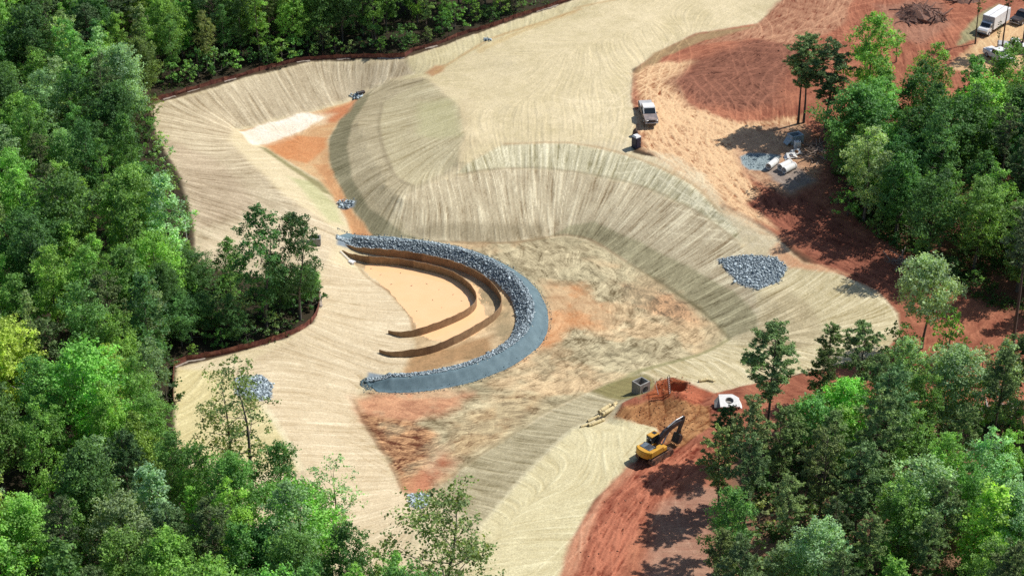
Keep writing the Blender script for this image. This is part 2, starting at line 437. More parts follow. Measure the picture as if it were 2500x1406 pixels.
# ------------------------------------------------------------------ ground colours
class Ground: pass
G = Ground()
c0 = np.array(alb(70, 56, 40)); c1 = np.array(alb(100, 78, 55))
G.a = np.broadcast_to(c0, (ny, nx, 3)).copy(); G.b = np.broadcast_to(c1, (ny, nx, 3)).copy()
G.st = np.full((ny, nx), .1); G.mo = np.full((ny, nx), .8)      # streak and mottle amounts
G.rough = np.full((ny, nx), .05)                                 # relief of ruts
G.swirl = np.zeros((ny, nx))                                     # 0: streaks run down the slope, 1: wheel tracks
EDGE = .6*(fbm(X, Y, 2.0, 4, 5)-.5)+.7*(fbm(X, Y, 7.0, 3, 15)-.5)
def zone(pts, ca, cb, st=.6, mo=.5, feather=.35, jag=.8, rough=None, swirl=None, alpha=1.0, raw=False, edge=None):
    P = np.asarray(pts) if raw else wl(pts)
    x0, y0 = P.min(0)-3; x1, y1 = P.max(0)+3
    i0, i1 = max(0, int((x0-GX0)/GS)), min(nx, int((x1-GX0)/GS)+2)
    j0, j1 = max(0, int((y0-GY0)/GS)), min(ny, int((y1-GY0)/GS)+2)
    if i1 <= i0 or j1 <= j0: return
    sl = (slice(j0, j1), slice(i0, i1))
    d = poly_sdf(X[sl], Y[sl], P)+EDGE[sl]*jag*2
    w = np.clip(.5-d/(2*feather), 0, 1)*alpha; w = w*w*(3-2*w) if feather > .5 else w
    w3 = w[..., None]
    G.a[sl] = G.a[sl]*(1-w3)+np.array(alb(*ca))*w3; G.b[sl] = G.b[sl]*(1-w3)+np.array(alb(*cb))*w3
    G.st[sl] = G.st[sl]*(1-w)+st*w; G.mo[sl] = G.mo[sl]*(1-w)+mo*w
    if rough is not None: G.rough[sl] = G.rough[sl]*(1-w)+rough*w
    if swirl is not None: G.swirl[sl] = G.swirl[sl]*(1-w)+swirl*w

# red clay everywhere the machines worked (under the eastern woods too)
zone([(1330,1600),(1370,1406),(1400,1310),(1450,1220),(1530,1130),(1560,1060),(1500,1020),(1580,950),(1760,945),(1900,920),(2050,890),(2150,860),(2190,800),(2150,720),(2000,650),(1900,580),(1760,500),(1640,400),(1560,360),(1530,230),(1560,150),(1700,70),(1850,50),(1960,-60),(2900,-60),(2900,1700),(1330,1700)],
     (188,114,82), (142,76,54), .8, .9, 1.2, .8, .10, .6)
# the whole seeded and straw-covered site
zone([(365,258),(470,228),(600,188),(760,152),(880,146),(990,143),(1080,112),(1250,52),(1400,2),(1500,-60),(1990,-60),(1850,58),(1700,80),(1600,130),(1545,172),(1540,230),(1552,290),(1556,345),(1545,372),(1600,382),(1680,425),(1740,470),(1770,515),(1840,545),(1905,590),(1960,640),(2050,668),(2140,708),(2192,765),(2196,815),(2150,866),(2040,895),(1900,922),(1800,945),(1730,962),(1690,945),(1660,928),(1610,930),(1570,955),(1500,1015),(1560,1030),(1606,1040),(1600,1075),(1545,1130),(1450,1220),(1400,1310),(1368,1406),(1340,1600),(640,1700),(540,1400),(520,1200),(430,1110),(424,960),(432,895),(560,866),(700,826),(768,786),(780,740),(770,706),(700,690),(600,668),(480,655),(472,540),(440,430),(380,330)],
     (228,208,165), (204,182,134), .45, .6, .2, .45, .02, 0)
# north mound, pale and smooth
zone([(1000,165),(1190,95),(1420,10),(1500,-60),(1990,-60),(1850,58),(1700,80),(1600,130),(1545,172),(1540,230),(1552,290),(1550,345),(1400,350),(1230,352),(1130,420),(1120,300),(1080,230)],
     (236,214,166), (206,186,134), .12, 1.0, 1.2, 1.0)
zone([(1110,250),(1160,230),(1150,330),(1200,345),(1120,400),(1100,340)], (208,186,140), (188,164,118), .2, 1.0, 1.5, 1.2, alpha=.6)
# strip between fence and swale
zone([(990,146),(1080,115),(1250,55),(1400,5),(1460,0),(1400,30),(1250,85),(1190,110),(1060,178),(980,205)], (222,206,158), (196,178,126), .25, .8, .6, .6)
# western slopes round the upper basin
zone([(368,260),(470,230),(600,190),(760,153),(990,146),(1010,180),(900,215),(860,235),(740,278),(640,302),(575,315),(560,345),(640,420),(690,475),(760,520),(820,565),(820,590),(770,660),(740,690),(600,668),(480,655),(472,540),(440,430),(380,330)],
     (216,196,158), (172,150,114), .95, .5, .8, .6)
zone([(372,330),(440,350),(520,380),(600,450),(640,520),(560,540),(480,560),(470,500),(430,420)], (200,176,142), (158,134,102), 1.2, .5, 1.5, 1.0, alpha=.8)
zone([(600,530),(740,520),(820,570),(820,600),(800,660),(720,640),(600,600),(500,620),(480,600)], (226,204,166), (194,170,130), .75, .5, 1.2, .8)
zone([(700,430),(760,440),(820,500),(845,550),(800,540),(760,490)], (206,200,142), (170,168,104), .5, .9, .8, .8, alpha=.8)
# slope west of the mound: mat courses
zone([(870,240),(950,195),(1040,190),(1120,260),(1130,330),(1115,410),(1000,480),(960,500),(1010,575),(905,572),(850,500),(818,445),(800,390),(803,340),(830,290)],
     (208,190,148), (168,150,110), 1.0, .4, .5, .3)
zone([(870,245),(905,225),(860,300),(848,360),(860,440),(900,510),(985,570),(1050,585),(905,575),(850,500),(818,445),(800,390),(803,340),(830,290)],
     (160,150,112), (128,120,84), 1.0, .5, .3, .2)
zone([(935,250),(1040,195),(1115,260),(1130,330),(1115,400),(1010,455),(965,430),(935,360),(925,300)], (216,200,154), (180,162,116), .95, .4, .4, .3)
zone([(1020,250),(1110,240),(1125,330),(1080,340),(1020,330)], (212,202,146), (186,178,118), .5, .6, 1.2, .8, alpha=.7)
# northern slope courses
zone([(1110,425),(1230,352),(1400,350),(1550,385),(1690,450),(1760,520),(1800,560),(1810,590),(1700,515),(1560,452),(1400,418),(1250,410)],
     (234,222,178), (176,164,118), 1.05, .4, .3, .25)
zone([(960,500),(1040,452),(1110,432),(1250,412),(1400,420),(1560,454),(1700,517),(1800,592),(1850,650),(1900,760),(1850,800),(1780,822),(1720,765),(1640,705),(1530,637),(1450,588),(1380,572),(1230,590),(1050,587),(990,560)],
     (226,208,166), (172,150,112), 1.05, .4, .3, .25)
zone([(1330,579),(1390,550),(1450,538),(1560,590),(1680,650),(1790,710),(1850,770),(1850,805),(1782,826),(1720,765),(1640,705),(1530,637),(1450,588),(1380,573),(1330,578)],
     (190,178,132), (138,126,88), 1.05, .5, .35, .3)
zone([(1060,540),(1330,545),(1330,580),(1230,590),(1050,585),(1000,565)], (186,168,130), (156,138,102), .9, .4, 1.0, .5, alpha=.8)
# eastern shelf and slope
zone([(1830,640),(1900,640),(1990,650),(2140,710),(2192,765),(2194,815),(2150,864),(2000,900),(1800,942),(1650,925),(1580,905),(1700,868),(1785,828),(1860,800),(1850,730)],
     (228,210,162), (188,168,116), 1.15, .5, .5, .4)
zone([(1850,730),(1920,700),(1990,760),(2010,830),(1960,850),(1850,850),(1790,830),(1858,795)], (212,192,146), (168,148,104), 1.15, .5, .9, .5)
# southern bank, dull course then the bright crown
zone([(1450,950),(1560,905),(1600,930),(1560,965),(1490,1000),(1400,1045),(1280,1160),(1170,1290),(1060,1300),(1010,1230),(1060,1190),(1250,1060)],
     (206,190,146), (158,142,100), 1.1, .6, .4, .4)
zone([(1400,1046),(1500,1022),(1600,1040),(1604,1070),(1545,1130),(1450,1220),(1400,1310),(1368,1406),(1340,1600),(1120,1600),(1165,1290),(1280,1160)],
     (232,218,166), (200,182,128), .55, .6, .35, .25)
zone([(1440,950),(1500,925),(1575,915),(1600,935),(1560,970),(1490,972)], (158,146,84), (136,120,66), .3, .9, .5, .5)
# west bank of the lower basin
zone([(770,700),(800,640),(870,660),(940,705),(1005,780),(1015,840),(985,900),(890,912),(862,975),(900,1050),(985,1200),(1010,1240),(1060,1310),(1000,1600),(640,1700),(700,1300),(720,1130),(690,1060),(640,985),(560,905),(700,830),(768,788),(782,740)],
     (226,204,164), (192,166,124), .65, .5, .5, .4)
zone([(1010,1240),(1060,1200),(1170,1290),(1120,1406),(1100,1500),(960,1500),(1000,1330)], (222,202,160), (196,174,130), .5, .5, .8, .5)
zone([(432,900),(560,905),(640,985),(700,1075),(730,1150),(620,1150),(430,1105),(426,960)], (230,212,150), (200,180,116), .6, .6, .4, .3)
# basin floor: wet clay, green-grey seedlings, tracked
FLOOR = [(1000,590),(1100,592),(1230,594),(1380,577),(1450,592),(1530,642),(1640,710),(1720,767),(1780,825),(1700,866),(1560,907),(1450,950),(1340,1002),(1250,1062),(1150,1127),(1060,1192),(1015,1225),(985,1200),(945,1120),(900,1050),(862,975),(900,950),(1040,940),(1150,915),(1260,860),(1330,790),(1330,735),(1280,680),(1190,625)]
zone(FLOOR, (218,198,150), (150,132,94), .8, 1.0, .3, .3, .02, 1)
zone([(1330,700),(1420,690),(1520,760),(1500,800),(1400,800),(1350,850),(1260,870),(1330,800)], (238,182,126), (210,146,92), .5, .9, 1.4, 2.2, .02, 1)
zone([(1500,690),(1600,690),(1680,740),(1740,800),(1640,800),(1560,770)], (226,166,114), (150,114,82), .9, .9, 1.6, 2.4, .03, 1, alpha=.75)
zone([(862,975),(960,945),(1100,945),(1150,960),(1100,1010),(1000,1030),(890,1030)], (228,158,112), (200,134,96), .7, .9, 1.6, 1.6, .03, 1, alpha=.8)
zone([(880,1010),(1000,1030),(1080,1060),(1040,1150),(1050,1190),(1015,1225),(985,1200),(945,1120)], (224,166,112), (146,98,64), 1.1, .8, .8, .8, .05, 1)
zone([(1040,1110),(1100,1080),(1120,1130),(1060,1190),(1010,1225),(990,1195)], (214,138,100), (188,112,78), .7, .9, 1.6, 1.6, .03, 1, alpha=.75)
zone([(1100,1030),(1250,960),(1350,960),(1250,1050),(1150,1110),(1090,1120)], (216,182,128), (156,122,82), 1.0, .8, 1.4, 1.6, .03, 1, alpha=.8)
# inside the berm
zone([(868,642),(950,615),(1080,625),(1180,665),(1250,720),(1280,780),(1250,830),(1180,875),(1080,905),(980,918),(985,900),(1015,850),(1005,780),(940,705)], (240,204,152), (160,130,90), .4, 1.1, .4, .3, .03, 1)
zone([(1090,680),(1160,720),(1200,700),(1250,740),(1260,800),(1230,830),(1200,800),(1230,750),(1180,740),(1120,730)], (196,164,116), (142,128,92), .2, 1.1, 1.0, 1.0, .04, 1, alpha=.8)
zone([(985,905),(1015,850),(1090,850),(1150,830),(1200,820),(1200,860),(1080,900),(980,915)], (190,142,92), (140,112,72), .2, 1.1, .8, .8, .05, 1, alpha=.85)
# upper basin: drying silt and orange sediment
zone([(580,317),(640,305),(740,280),(868,243),(830,290),(803,340),(803,390),(818,440),(850,497),(905,574),(868,577),(850,545),(830,505),(780,442),(700,392),(640,356)], (226,186,130), (206,146,92), .3, .8, .3, .3, .03, 0)
zone([(640,345),(720,330),(800,335),(796,360),(750,400),(690,385)], (226,156,98), (208,128,70), .2, .8, .6, .6, .02, 0)
zone([(760,285),(868,244),(850,275),(820,300),(770,300)], (214,140,92), (196,116,70), .2, .8, .5, .5)
zone([(575,318),(660,292),(760,272),(820,278),(800,300),(740,325),(650,352),(618,354)], (240,216,176), (228,190,140), .1, .9, 1.2, 1.4, .01, 0, alpha=.8)
zone([(574,318),(655,294),(750,276),(796,286),(750,316),(655,348),(618,352)], (255,246,228), (240,218,186), .1, .9, .3, .9, .01, 0)
zone([(760,400),(800,400),(820,440),(850,500),(905,574),(868,577),(850,545),(832,505)], (218,160,104), (192,128,78), .4, .9, .4, .4)
zone([(636,360),(650,362),(705,398),(785,446),(812,480),(790,470),(700,408)], (150,140,82), (120,112,60), .3, .7, .4, .3, alpha=.85)
zone([(1040,178),(1060,160),(1085,158),(1080,175),(1055,186)], (206,160,110), (186,134,88), .3, .9, .6, .6)
zone([(1160,120),(1300,60),(1400,25),(1410,32),(1300,72),(1170,132)], (226,200,140), (196,160,104), .6, .6, .6, .5, alpha=.7)
# haul road and embankment
zone([(1545,175),(1600,130),(1700,84),(1850,62),(1870,75),(1720,100),(1620,140),(1570,200)], (184,148,100), (150,116,76), .4, .8, .4, .5)
zone([(1545,180),(1580,160),(1640,150),(1700,150),(1650,200),(1680,260),(1800,300),(1960,280),(1960,330),(1800,360),(1810,420),(1870,480),(1900,560),(1850,545),(1770,510),(1690,430),(1610,385),(1560,365),(1560,300)],
     (234,184,132), (178,118,76), 1.2, .8, .9, 1.4, .06, 1)
zone([(1560,360),(1640,380),(1720,430),(1770,500),(1850,545),(1900,585),(1860,570),(1770,522),(1700,455),(1620,395)], (236,206,160), (220,172,122), .4, .7, .8, .8)
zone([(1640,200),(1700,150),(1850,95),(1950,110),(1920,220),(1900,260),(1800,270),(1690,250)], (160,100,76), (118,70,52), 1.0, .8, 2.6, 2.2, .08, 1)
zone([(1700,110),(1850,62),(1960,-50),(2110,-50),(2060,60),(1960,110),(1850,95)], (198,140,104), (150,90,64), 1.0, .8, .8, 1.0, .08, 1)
zone([(2130,10),(2300,0),(2330,60),(2250,110),(2140,90)], (176,122,96), (140,88,68), .4, .9, 1.2, 1.0, .1, 1, alpha=.7)
zone([(2310,170),(2390,100),(2480,40),(2560,0),(2560,160),(2420,180)], (226,184,130), (204,152,102), .6, .6, .8, .6, .04, 1)
zone([(2350,80),(2395,30),(2440,10),(2400,60),(2385,95),(2340,110)], (168,156,106), (140,130,84), .2, .9, .6, .6)
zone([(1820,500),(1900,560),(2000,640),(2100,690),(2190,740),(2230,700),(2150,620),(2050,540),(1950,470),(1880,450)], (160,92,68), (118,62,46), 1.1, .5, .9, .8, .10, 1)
zone([(1900,590),(1960,640),(2080,672),(2000,660),(1930,655),(1880,620)], (228,176,132), (212,150,104), .5, .6, .7, .6)
# the working end by the machine
zone([(1500,1018),(1580,975),(1650,960),(1730,990),(1740,1040),(1660,1090),(1640,1100),(1606,1046),(1560,1034)], (194,136,82), (146,92,50), .9, 1.1, .25, .5, .16, 1)
zone([(1400,1320),(1450,1230),(1540,1135),(1640,1100),(1720,1080),(1700,1140),(1600,1230),(1540,1330),(1500,1500),(1350,1500)], (190,110,80), (142,70,48), 1.1, .7, .8, .8, .10, 1)
zone([(1368,1406),(1400,1310),(1450,1222),(1540,1132),(1555,1140),(1470,1240),(1425,1330),(1400,1406)], (222,160,122), (200,130,94), .6, .8, .6, .7, alpha=.7)
zone([(1600,1250),(1700,1180),(1800,1200),(1760,1500),(1560,1500)], (196,150,122), (160,104,82), .3, 1.0, 1.5, 1.5, .06, 0, alpha=.8)
zone([(1660,940),(1740,960),(1700,990),(1640,975)], (190,104,70), (150,74,48), 1.0, .8, .3, .5, .14, 1)
zone([(1590,955),(1604,930),(1640,922),(1680,932),(1672,952),(1640,972),(1570,975)], (200,108,60), (150,72,38), .9, 1.0, .2, .5, .2, 0)
# grey stone dust under the riprap
for p_ in ([(1753,634),(1800,624),(1850,624),(1895,630),(1922,655),(1902,688),(1850,708),(1800,690)], [(572,925),(600,918),(640,917),(664,935),(663,970),(640,978),(600,975),(575,960)], [(996,1207),(1020,1203),(1050,1205),(1046,1228),(1025,1242),(1003,1236)], [(824,494),(845,491),(868,490),(864,504),(840,511),(828,508)]):
    zone(p_, (150,164,172), (126,140,148), .1, .6, .3, .4)
zone(np.vstack([CREST-NBD*.3, (CREST+NBD*2.3)[::-1]]), (146,160,168), (122,136,144), .1, .6, .3, .2, raw=True)
# gravel aprons beside the stored pipes
zone([(1785,330),(1880,300),(1970,305),(2020,380),(1990,450),(1920,480),(1840,440),(1800,390)], (206,158,118), (160,110,80), .8, 1.0, 1.2, 1.4, .05, 1, alpha=.9)
zone([(1808,384),(1830,374),(1870,376),(1905,380),(1896,402),(1870,416),(1830,414),(1812,400)], (158,176,178), (136,154,158), .05, .6, .25, .3, .02, 0)
zone([(1880,410),(1930,400),(1990,440),(1930,470),(1890,440)], (170,150,136), (140,120,108), .1, 1.0, .8, .9)
# forest floor back where the trees stand
FOREST_L = [(-400,-60),(300,-60),(1330,-60),(1385,0),(1240,48),(1070,105),(995,134),(880,138),(760,144),(600,180),(470,218),(366,250),(378,330),(438,430),(468,540),(470,640),(560,668),(690,690),(768,706),(776,742),(764,783),(698,822),(558,862),(430,888),(420,960),(424,1110),(520,1210),(600,1330),(640,1700),(-600,1800)]
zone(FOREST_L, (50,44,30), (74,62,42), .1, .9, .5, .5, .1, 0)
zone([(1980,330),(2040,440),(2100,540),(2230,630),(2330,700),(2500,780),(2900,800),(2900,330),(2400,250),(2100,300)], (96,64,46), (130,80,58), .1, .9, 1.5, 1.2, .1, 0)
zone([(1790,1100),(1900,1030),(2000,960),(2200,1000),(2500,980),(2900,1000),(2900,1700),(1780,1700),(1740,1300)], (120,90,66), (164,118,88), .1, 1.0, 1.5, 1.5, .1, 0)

def stripe(pts, ca, cb, w, alpha=.8, jag=.25):
    L_ = spline(wl(pts), 1.0); N_ = np.gradient(L_, axis=0); N_ /= np.linalg.norm(N_, axis=1)[:, None]; N_ = np.stack([-N_[:, 1], N_[:, 0]], 1)
    zone(np.vstack([L_+N_*w/2, (L_-N_*w/2)[::-1]]), ca, cb, .3, .8, .3, jag, raw=True, alpha=alpha)
stripe([(1060,590),(1230,593),(1310,584),(1380,574),(1450,590),(1530,640)], (150,116,74), (120,92,58), .5, .75)
stripe([(1530,640),(1640,708),(1720,765),(1782,826)], (112,104,60), (92,84,48), .7, .8)
stripe([(1782,826),(1700,868),(1560,907),(1470,945)], (158,152,88), (130,124,70), .9, .75)
stripe([(862,975),(900,1050),(945,1120),(985,1200)], (150,104,70), (120,80,54), .4, .6)
stripe([(1060,1190),(1150,1125),(1250,1060),(1340,1000),(1450,948)], (150,128,84), (124,104,66), .5, .5)
stripe([(868,642),(900,680),(940,705),(980,740),(1003,775),(1012,820)], (166,118,70), (130,92,54), .45, .7)
stripe([(935,250),(925,300),(935,360),(965,430),(1010,455)], (160,142,106), (140,122,90), .5, .6)
stripe([(1110,428),(1250,411),(1400,419),(1560,453),(1700,516),(1800,590)], (150,128,92), (130,108,76), .35, .6)
stripe([(1230,352),(1400,350),(1550,385),(1690,450),(1760,520)], (196,160,110), (170,130,86), .6, .6)
stripe([(1170,1290),(1280,1160),(1400,1046),(1500,1022)], (232,220,176), (214,200,152), .7, .5)
stripe([(640,985),(700,1075),(735,1150)], (240,226,184), (226,208,160), 1.0, .6)
stripe([(1060,178),(1190,100),(1300,62),(1420,22)], (206,164,104), (184,140,84), .8, .6)
stripe([(1400,22),(1500,0),(1620,-30)], (206,164,104), (184,140,84), .7, .5)
# streak fields: line integral convolution down the slope, and along curving machine tracks
Hb = blur(HF, 12)
gyv, gxv = np.gradient(Hb, GS)
mag = np.hypot(gxv, gyv)+1e-6
def lic(dx, dy, src, n, step=1.0):
    JJ, II = np.meshgrid(np.arange(ny), np.arange(nx), indexing='ij'); acc = src.copy(); w = 1.0
    for sgn in (1, -1):
        x = II.astype(np.float32); y = JJ.astype(np.float32); px_, py_ = None, None
        for k in range(n):
            xi = np.clip(x+.5, 0, nx-1).astype(np.int32); yi = np.clip(y+.5, 0, ny-1).astype(np.int32)
            vx = dx[yi, xi]; vy = dy[yi, xi]
            if px_ is None: vx = vx*sgn; vy = vy*sgn
            else:
                fl = np.sign(vx*px_+vy*py_); fl[fl == 0] = 1; vx = vx*fl; vy = vy*fl
            x = x+vx*step; y = y+vy*step; px_, py_ = vx, vy
            xi = np.clip(x+.5, 0, nx-1).astype(np.int32); yi = np.clip(y+.5, 0, ny-1).astype(np.int32)
            acc += src[yi, xi]
    acc -= acc.mean(); return acc/acc.std()
slope_a = np.arctan2(gyv, gxv)+.25*(fbm(X, Y, 14, 2, 2)-.5)
sdx, sdy = np.cos(slope_a).astype(np.float32), np.sin(slope_a).astype(np.float32)
white = rng.standard_normal((ny, nx)).astype(np.float32)
wide = blur(rng.standard_normal((ny, nx)), 1).astype(np.float32); wide /= wide.std()
S1 = lic(sdx, sdy, white, 16); S2 = lic(sdx, sdy, wide, 22)
down = .75*S1+.55*S2
# tracks: the direction follows the haul road and wanders elsewhere
ROAD = spline(wl([(1930,-20),(1790,110),(1640,170),(1590,240),(1640,320),(1720,400),(1830,490),(1960,600),(2100,690),(2240,800),(2150,930),(1900,980),(1700,1060),(1560,1180),(1470,1300),(1420,1450)]), 4)
rb = np.full(X.shape, 1e9); ta = np.zeros(X.shape)
for i in range(len(ROAD)-1):
    mid = (ROAD[i]+ROAD[i+1])/2; e = ROAD[i+1]-ROAD[i]; dd = (X-mid[0])**2+(Y-mid[1])**2
    m = dd < rb; rb[m] = dd[m]; ta[m] = math.atan2(e[1], e[0])
rx, ry = blur(np.cos(2*ta), 12), blur(np.sin(2*ta), 12); ta = .5*np.arctan2(ry, rx)
wob = (fbm(X, Y, 26, 3, 9)-.5)
near = np.clip(1-(np.sqrt(rb)-5)/12, 0, 1)
ang_r = ta+wob*1.1
fc = wl([(1000,760)])[0]
ang_f = np.arctan2(Y-fc[1], X-fc[0])+math.pi/2+wob*1.6          # arcs round the berm
fine_w = (fbm(X, Y, 5.0, 3, 13)-.5)
ang_t = np.where(near > .3, ang_r+fine_w*1.0, np.where(X < 45, ang_f+fine_w*2.2, ang_r+wob*2+fine_w*1.0))
tdx, tdy = np.cos(ang_t).astype(np.float32), np.sin(ang_t).astype(np.float32)
T1 = lic(tdx, tdy, white, 4); T2 = lic(tdx, tdy, wide, 4)
trk = .75*T1+.5*T2
# a second crossing set of tracks
ang_2 = ang_t+.9+wob*2
T3 = lic(np.cos(ang_2).astype(np.float32), np.sin(ang_2).astype(np.float32), wide, 4)
w3 = np.clip((fbm(X, Y, 4, 3, 7)-.48)*9, 0, 1); trk = trk*(1-w3)+(.4*T3+.8*T1)*w3
# mat seams: thin crisp pale lines running straight down the slopes, with duller strips between
seam = np.clip(down-.75, 0, 1.3)*1.25; gap = np.clip(-down-.9, 0, 1.2)
down_c = .55*down+seam-.8*gap
trk_c = .35*trk+1.0*np.clip(trk-.8, 0, 1.5)-1.5*np.clip(-trk-.85, 0, 1.5)
streak = -down_c*(1-G.swirl)-trk_c*G.swirl
# tyre and dozer tracks: pairs of thin curving lines left by the machines
LINE = np.zeros((ny, nx))
def track(x, y, a, l, curv, gauge=2.1, amp=1.0):
    n = int(l/.1); aa = a+np.cumsum(rng.normal(0, .012, n)+curv*.1)
    cx = x+np.cumsum(np.cos(aa))*.1; cy = y+np.cumsum(np.sin(aa))*.1
    for sg in (-.5, .5):
        ix = ((cx-np.sin(aa)*gauge*sg-GX0)/GS+.5).astype(int); iy = ((cy+np.cos(aa)*gauge*sg-GY0)/GS+.5).astype(int)
        ok = (ix > 0) & (ix < nx-1) & (iy > 0) & (iy < ny-1)
        LINE[iy[ok], ix[ok]] = amp
def tracks(poly, n, ang, spread, amp, lmin, lmax, curv=.06, gauge=2.1):
    P = wl(poly); x0, y0 = P.min(0); x1, y1 = P.max(0); k = 0
    while k < n:
        x, y = rng.uniform(x0, x1), rng.uniform(y0, y1)
        if poly_sdf(np.array([x]), np.array([y]), P)[0] > 0: continue
        ix, iy = int((x-GX0)/GS), int((y-GY0)/GS)
        if not (0 <= ix < nx and 0 <= iy < ny): continue
        a = (ang_r[iy, ix] if ang is None else ang_t[iy, ix] if ang == 'floor' else ang)+rng.normal(0, spread)
        track(x, y, a+(math.pi if rng.random() < .5 else 0), rng.uniform(lmin, lmax), rng.normal(0, curv), gauge=gauge, amp=amp*rng.uniform(.5, 1.2)); k += 1
tracks([(1560,200),(1640,170),(1700,260),(1900,300),(1950,330),(1800,380),(1850,470),(1780,500),(1690,420),(1580,360)], 110, None, .55, 1.0, 5, 22, .10)
tracks([(1700,430),(1800,480),(1950,570),(2150,700),(2100,690),(1900,570)], 36, None, .1, .8, 10, 30, .01)
tracks([(1700,120),(1900,60),(2100,0),(2300,100),(2350,160),(2150,120),(1900,220)], 60, None, .6, .7, 6, 20, .06)
tracks([(2320,160),(2400,100),(2500,60),(2500,140)], 14, None, .2, .7, 8, 18, .02)
tracks([(1400,1400),(1470,1240),(1620,1110),(1720,1080),(1600,1240),(1500,1400)], 26, None, .12, .8, 6, 18, .02)
tracks([(1560,1010),(1700,970),(1730,1040),(1650,1090)], 16, None, .5, -.9, 4, 9, .1)
tracks([(1350,620),(1500,650),(1700,780),(1600,880),(1300,970),(1100,1080),(1000,1000),(1250,900),(1350,800)], 40, 2.4, .5, -.7, 4, 14, .05)
FL_ = [(1100,600),(1380,580),(1530,645),(1770,825),(1560,900),(1340,990),(1060,1180),(1000,1190),(880,1000),(1040,950),(1260,870),(1340,780),(1280,670)]
tracks(FL_, 420, 'floor', .7, -.6, 1.2, 4.5, .22, .5)
tracks(FL_, 260, 'floor', .7, .45, 1.0, 3.5, .22, .4)
tracks([(880,1000),(1050,1000),(1050,1150),(980,1180)], 22, 2.75, .15, -.5, 5, 9, .03)
tracks([(1150,130),(1300,70),(1400,30),(1350,60),(1200,130)], 6, None, .05, .5, 10, 25, .0)
LINE = LINE*.8+blur(LINE, 1)*.8
streak = streak-LINE*1.6
mott = (fbm(X, Y, 5.0, 5, 1)-.5)*3.2+(fbm(X, Y, .9, 2, 4)-.5)*1.6
t = np.clip(.45+.38*G.st*streak+.33*G.mo*mott-.28*LINE, -.3, 1.35)[..., None]
GC = G.a*(1-t)+G.b*t
# sediment and seedlings in drifts over the basin floor
FP = wl(FLOOR); fm = np.clip(.5-poly_sdf(X, Y, FP)/1.0, 0, 1)
pe = (np.clip((fbm(X, Y, 7, 5, 10)-.52)*9, 0, 1)*fm*.45)[..., None]; gr = (np.clip((fbm(X, Y, 5, 5, 12)-.50)*8, 0, 1)*fm*.42)[..., None]
tv = (.75+.5*np.clip(1-t, -.2, 1.2))
GC = GC*(1-pe)+np.array(alb(230, 182, 128))*tv*pe; GC = GC*(1-gr)+np.array(alb(192, 178, 134))*tv*gr
GC *= (1+.05*rng.standard_normal((ny, nx)))[..., None]
GC = np.clip(GC, .004, .85)
HF = HF-G.rough*streak*.5*np.clip(G.swirl+.15, 0, 1)+G.rough*.5*(fbm(X, Y, 1.2, 3, 6)-.5)+.05*(fbm(X, Y, 4, 3, 8)-.5)+.025*down*(1-G.swirl)

# ------------------------------------------------------------------ ground mesh
HFmesh = HF
# cells deep inside the woods are merged four by four; the open site keeps the fine sheet
def deep(poly, inset):
    return poly_sdf(X[::4, ::4], Y[::4, ::4], wl(poly)) < -inset
wood = deep(FOREST_L, 5.0) | deep([(2110,330),(2090,470),(2150,580),(2330,700),(2500,780),(2900,800),(2900,330),(2400,280)], 4.0) | deep([(1850,1200),(2000,1080),(2200,1050),(2500,1030),(2900,1030),(2900,1700),(1850,1700)], 4.0)
wood |= (Y[::4, ::4]-GY0 < 4) & False
blk = wood[:-1, :-1] & wood[1:, :-1] & wood[:-1, 1:] & wood[1:, 1:]
cell = np.repeat(np.repeat(~blk, 4, 0), 4, 1)
vid = np.arange(nx*ny).reshape(ny, nx)
Ff = np.stack([vid[:-1, :-1][cell], vid[:-1, 1:][cell], vid[1:, 1:][cell], vid[1:, :-1][cell]], 1)
v4 = vid[::4, ::4]
Fc = np.stack([v4[:-1, :-1][blk], v4[:-1, 1:][blk], v4[1:, 1:][blk], v4[1:, :-1][blk]], 1)
# skirt out to the horizon: a coarse frame of quads round the sheet
grow = np.cumsum(1.5*1.35**np.arange(22)); c4x = gx[::4]; c4y = gy[::4]
xs = np.concatenate([GX0-grow[::-1], c4x, GX1+grow]); ys = np.concatenate([GY0-grow[::-1], c4y, GY1+grow]); k = len(grow)
XX, YY = np.meshgrid(xs, ys); ZZ = Hbase(XX, YY); nX, nY = len(xs), len(ys)
ZZ[k:nY-k, k:nX-k] = HF[::4, ::4]
oid = np.arange(nX*nY).reshape(nY, nX); outer_ = np.ones((nY-1, nX-1), bool); outer_[k:nY-k-1, k:nX-k-1] = False
base_n = nx*ny
Fo = np.stack([oid[:-1, :-1][outer_], oid[:-1, 1:][outer_], oid[1:, 1:][outer_], oid[1:, :-1][outer_]], 1)+base_n
VV = np.concatenate([np.stack([X.ravel(), Y.ravel(), HF.ravel()], 1), np.stack([XX.ravel(), YY.ravel(), ZZ.ravel()], 1)])
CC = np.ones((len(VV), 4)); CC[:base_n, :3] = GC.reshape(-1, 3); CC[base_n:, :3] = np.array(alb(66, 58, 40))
F = np.concatenate([Ff, Fc, Fo]); used = np.zeros(len(VV), bool); used[F.ravel()] = True
remap = np.cumsum(used)-1; F = remap[F]; VV = VV[used]; CC = CC[used]
gm, nt, b = new_mat('site_ground'); L = nt.links
at_c = nd(nt, 'ShaderNodeAttribute', attribute_name='tone')
tc = nd(nt, 'ShaderNodeTexCoord')
n1 = nd(nt, 'ShaderNodeTexNoise'); n1.inputs['Scale'].default_value = 5.5; n1.inputs['Detail'].default_value = 5; n1.inputs['Roughness'].default_value = .7
L.new(tc.outputs['Object'], n1.inputs['Vector'])
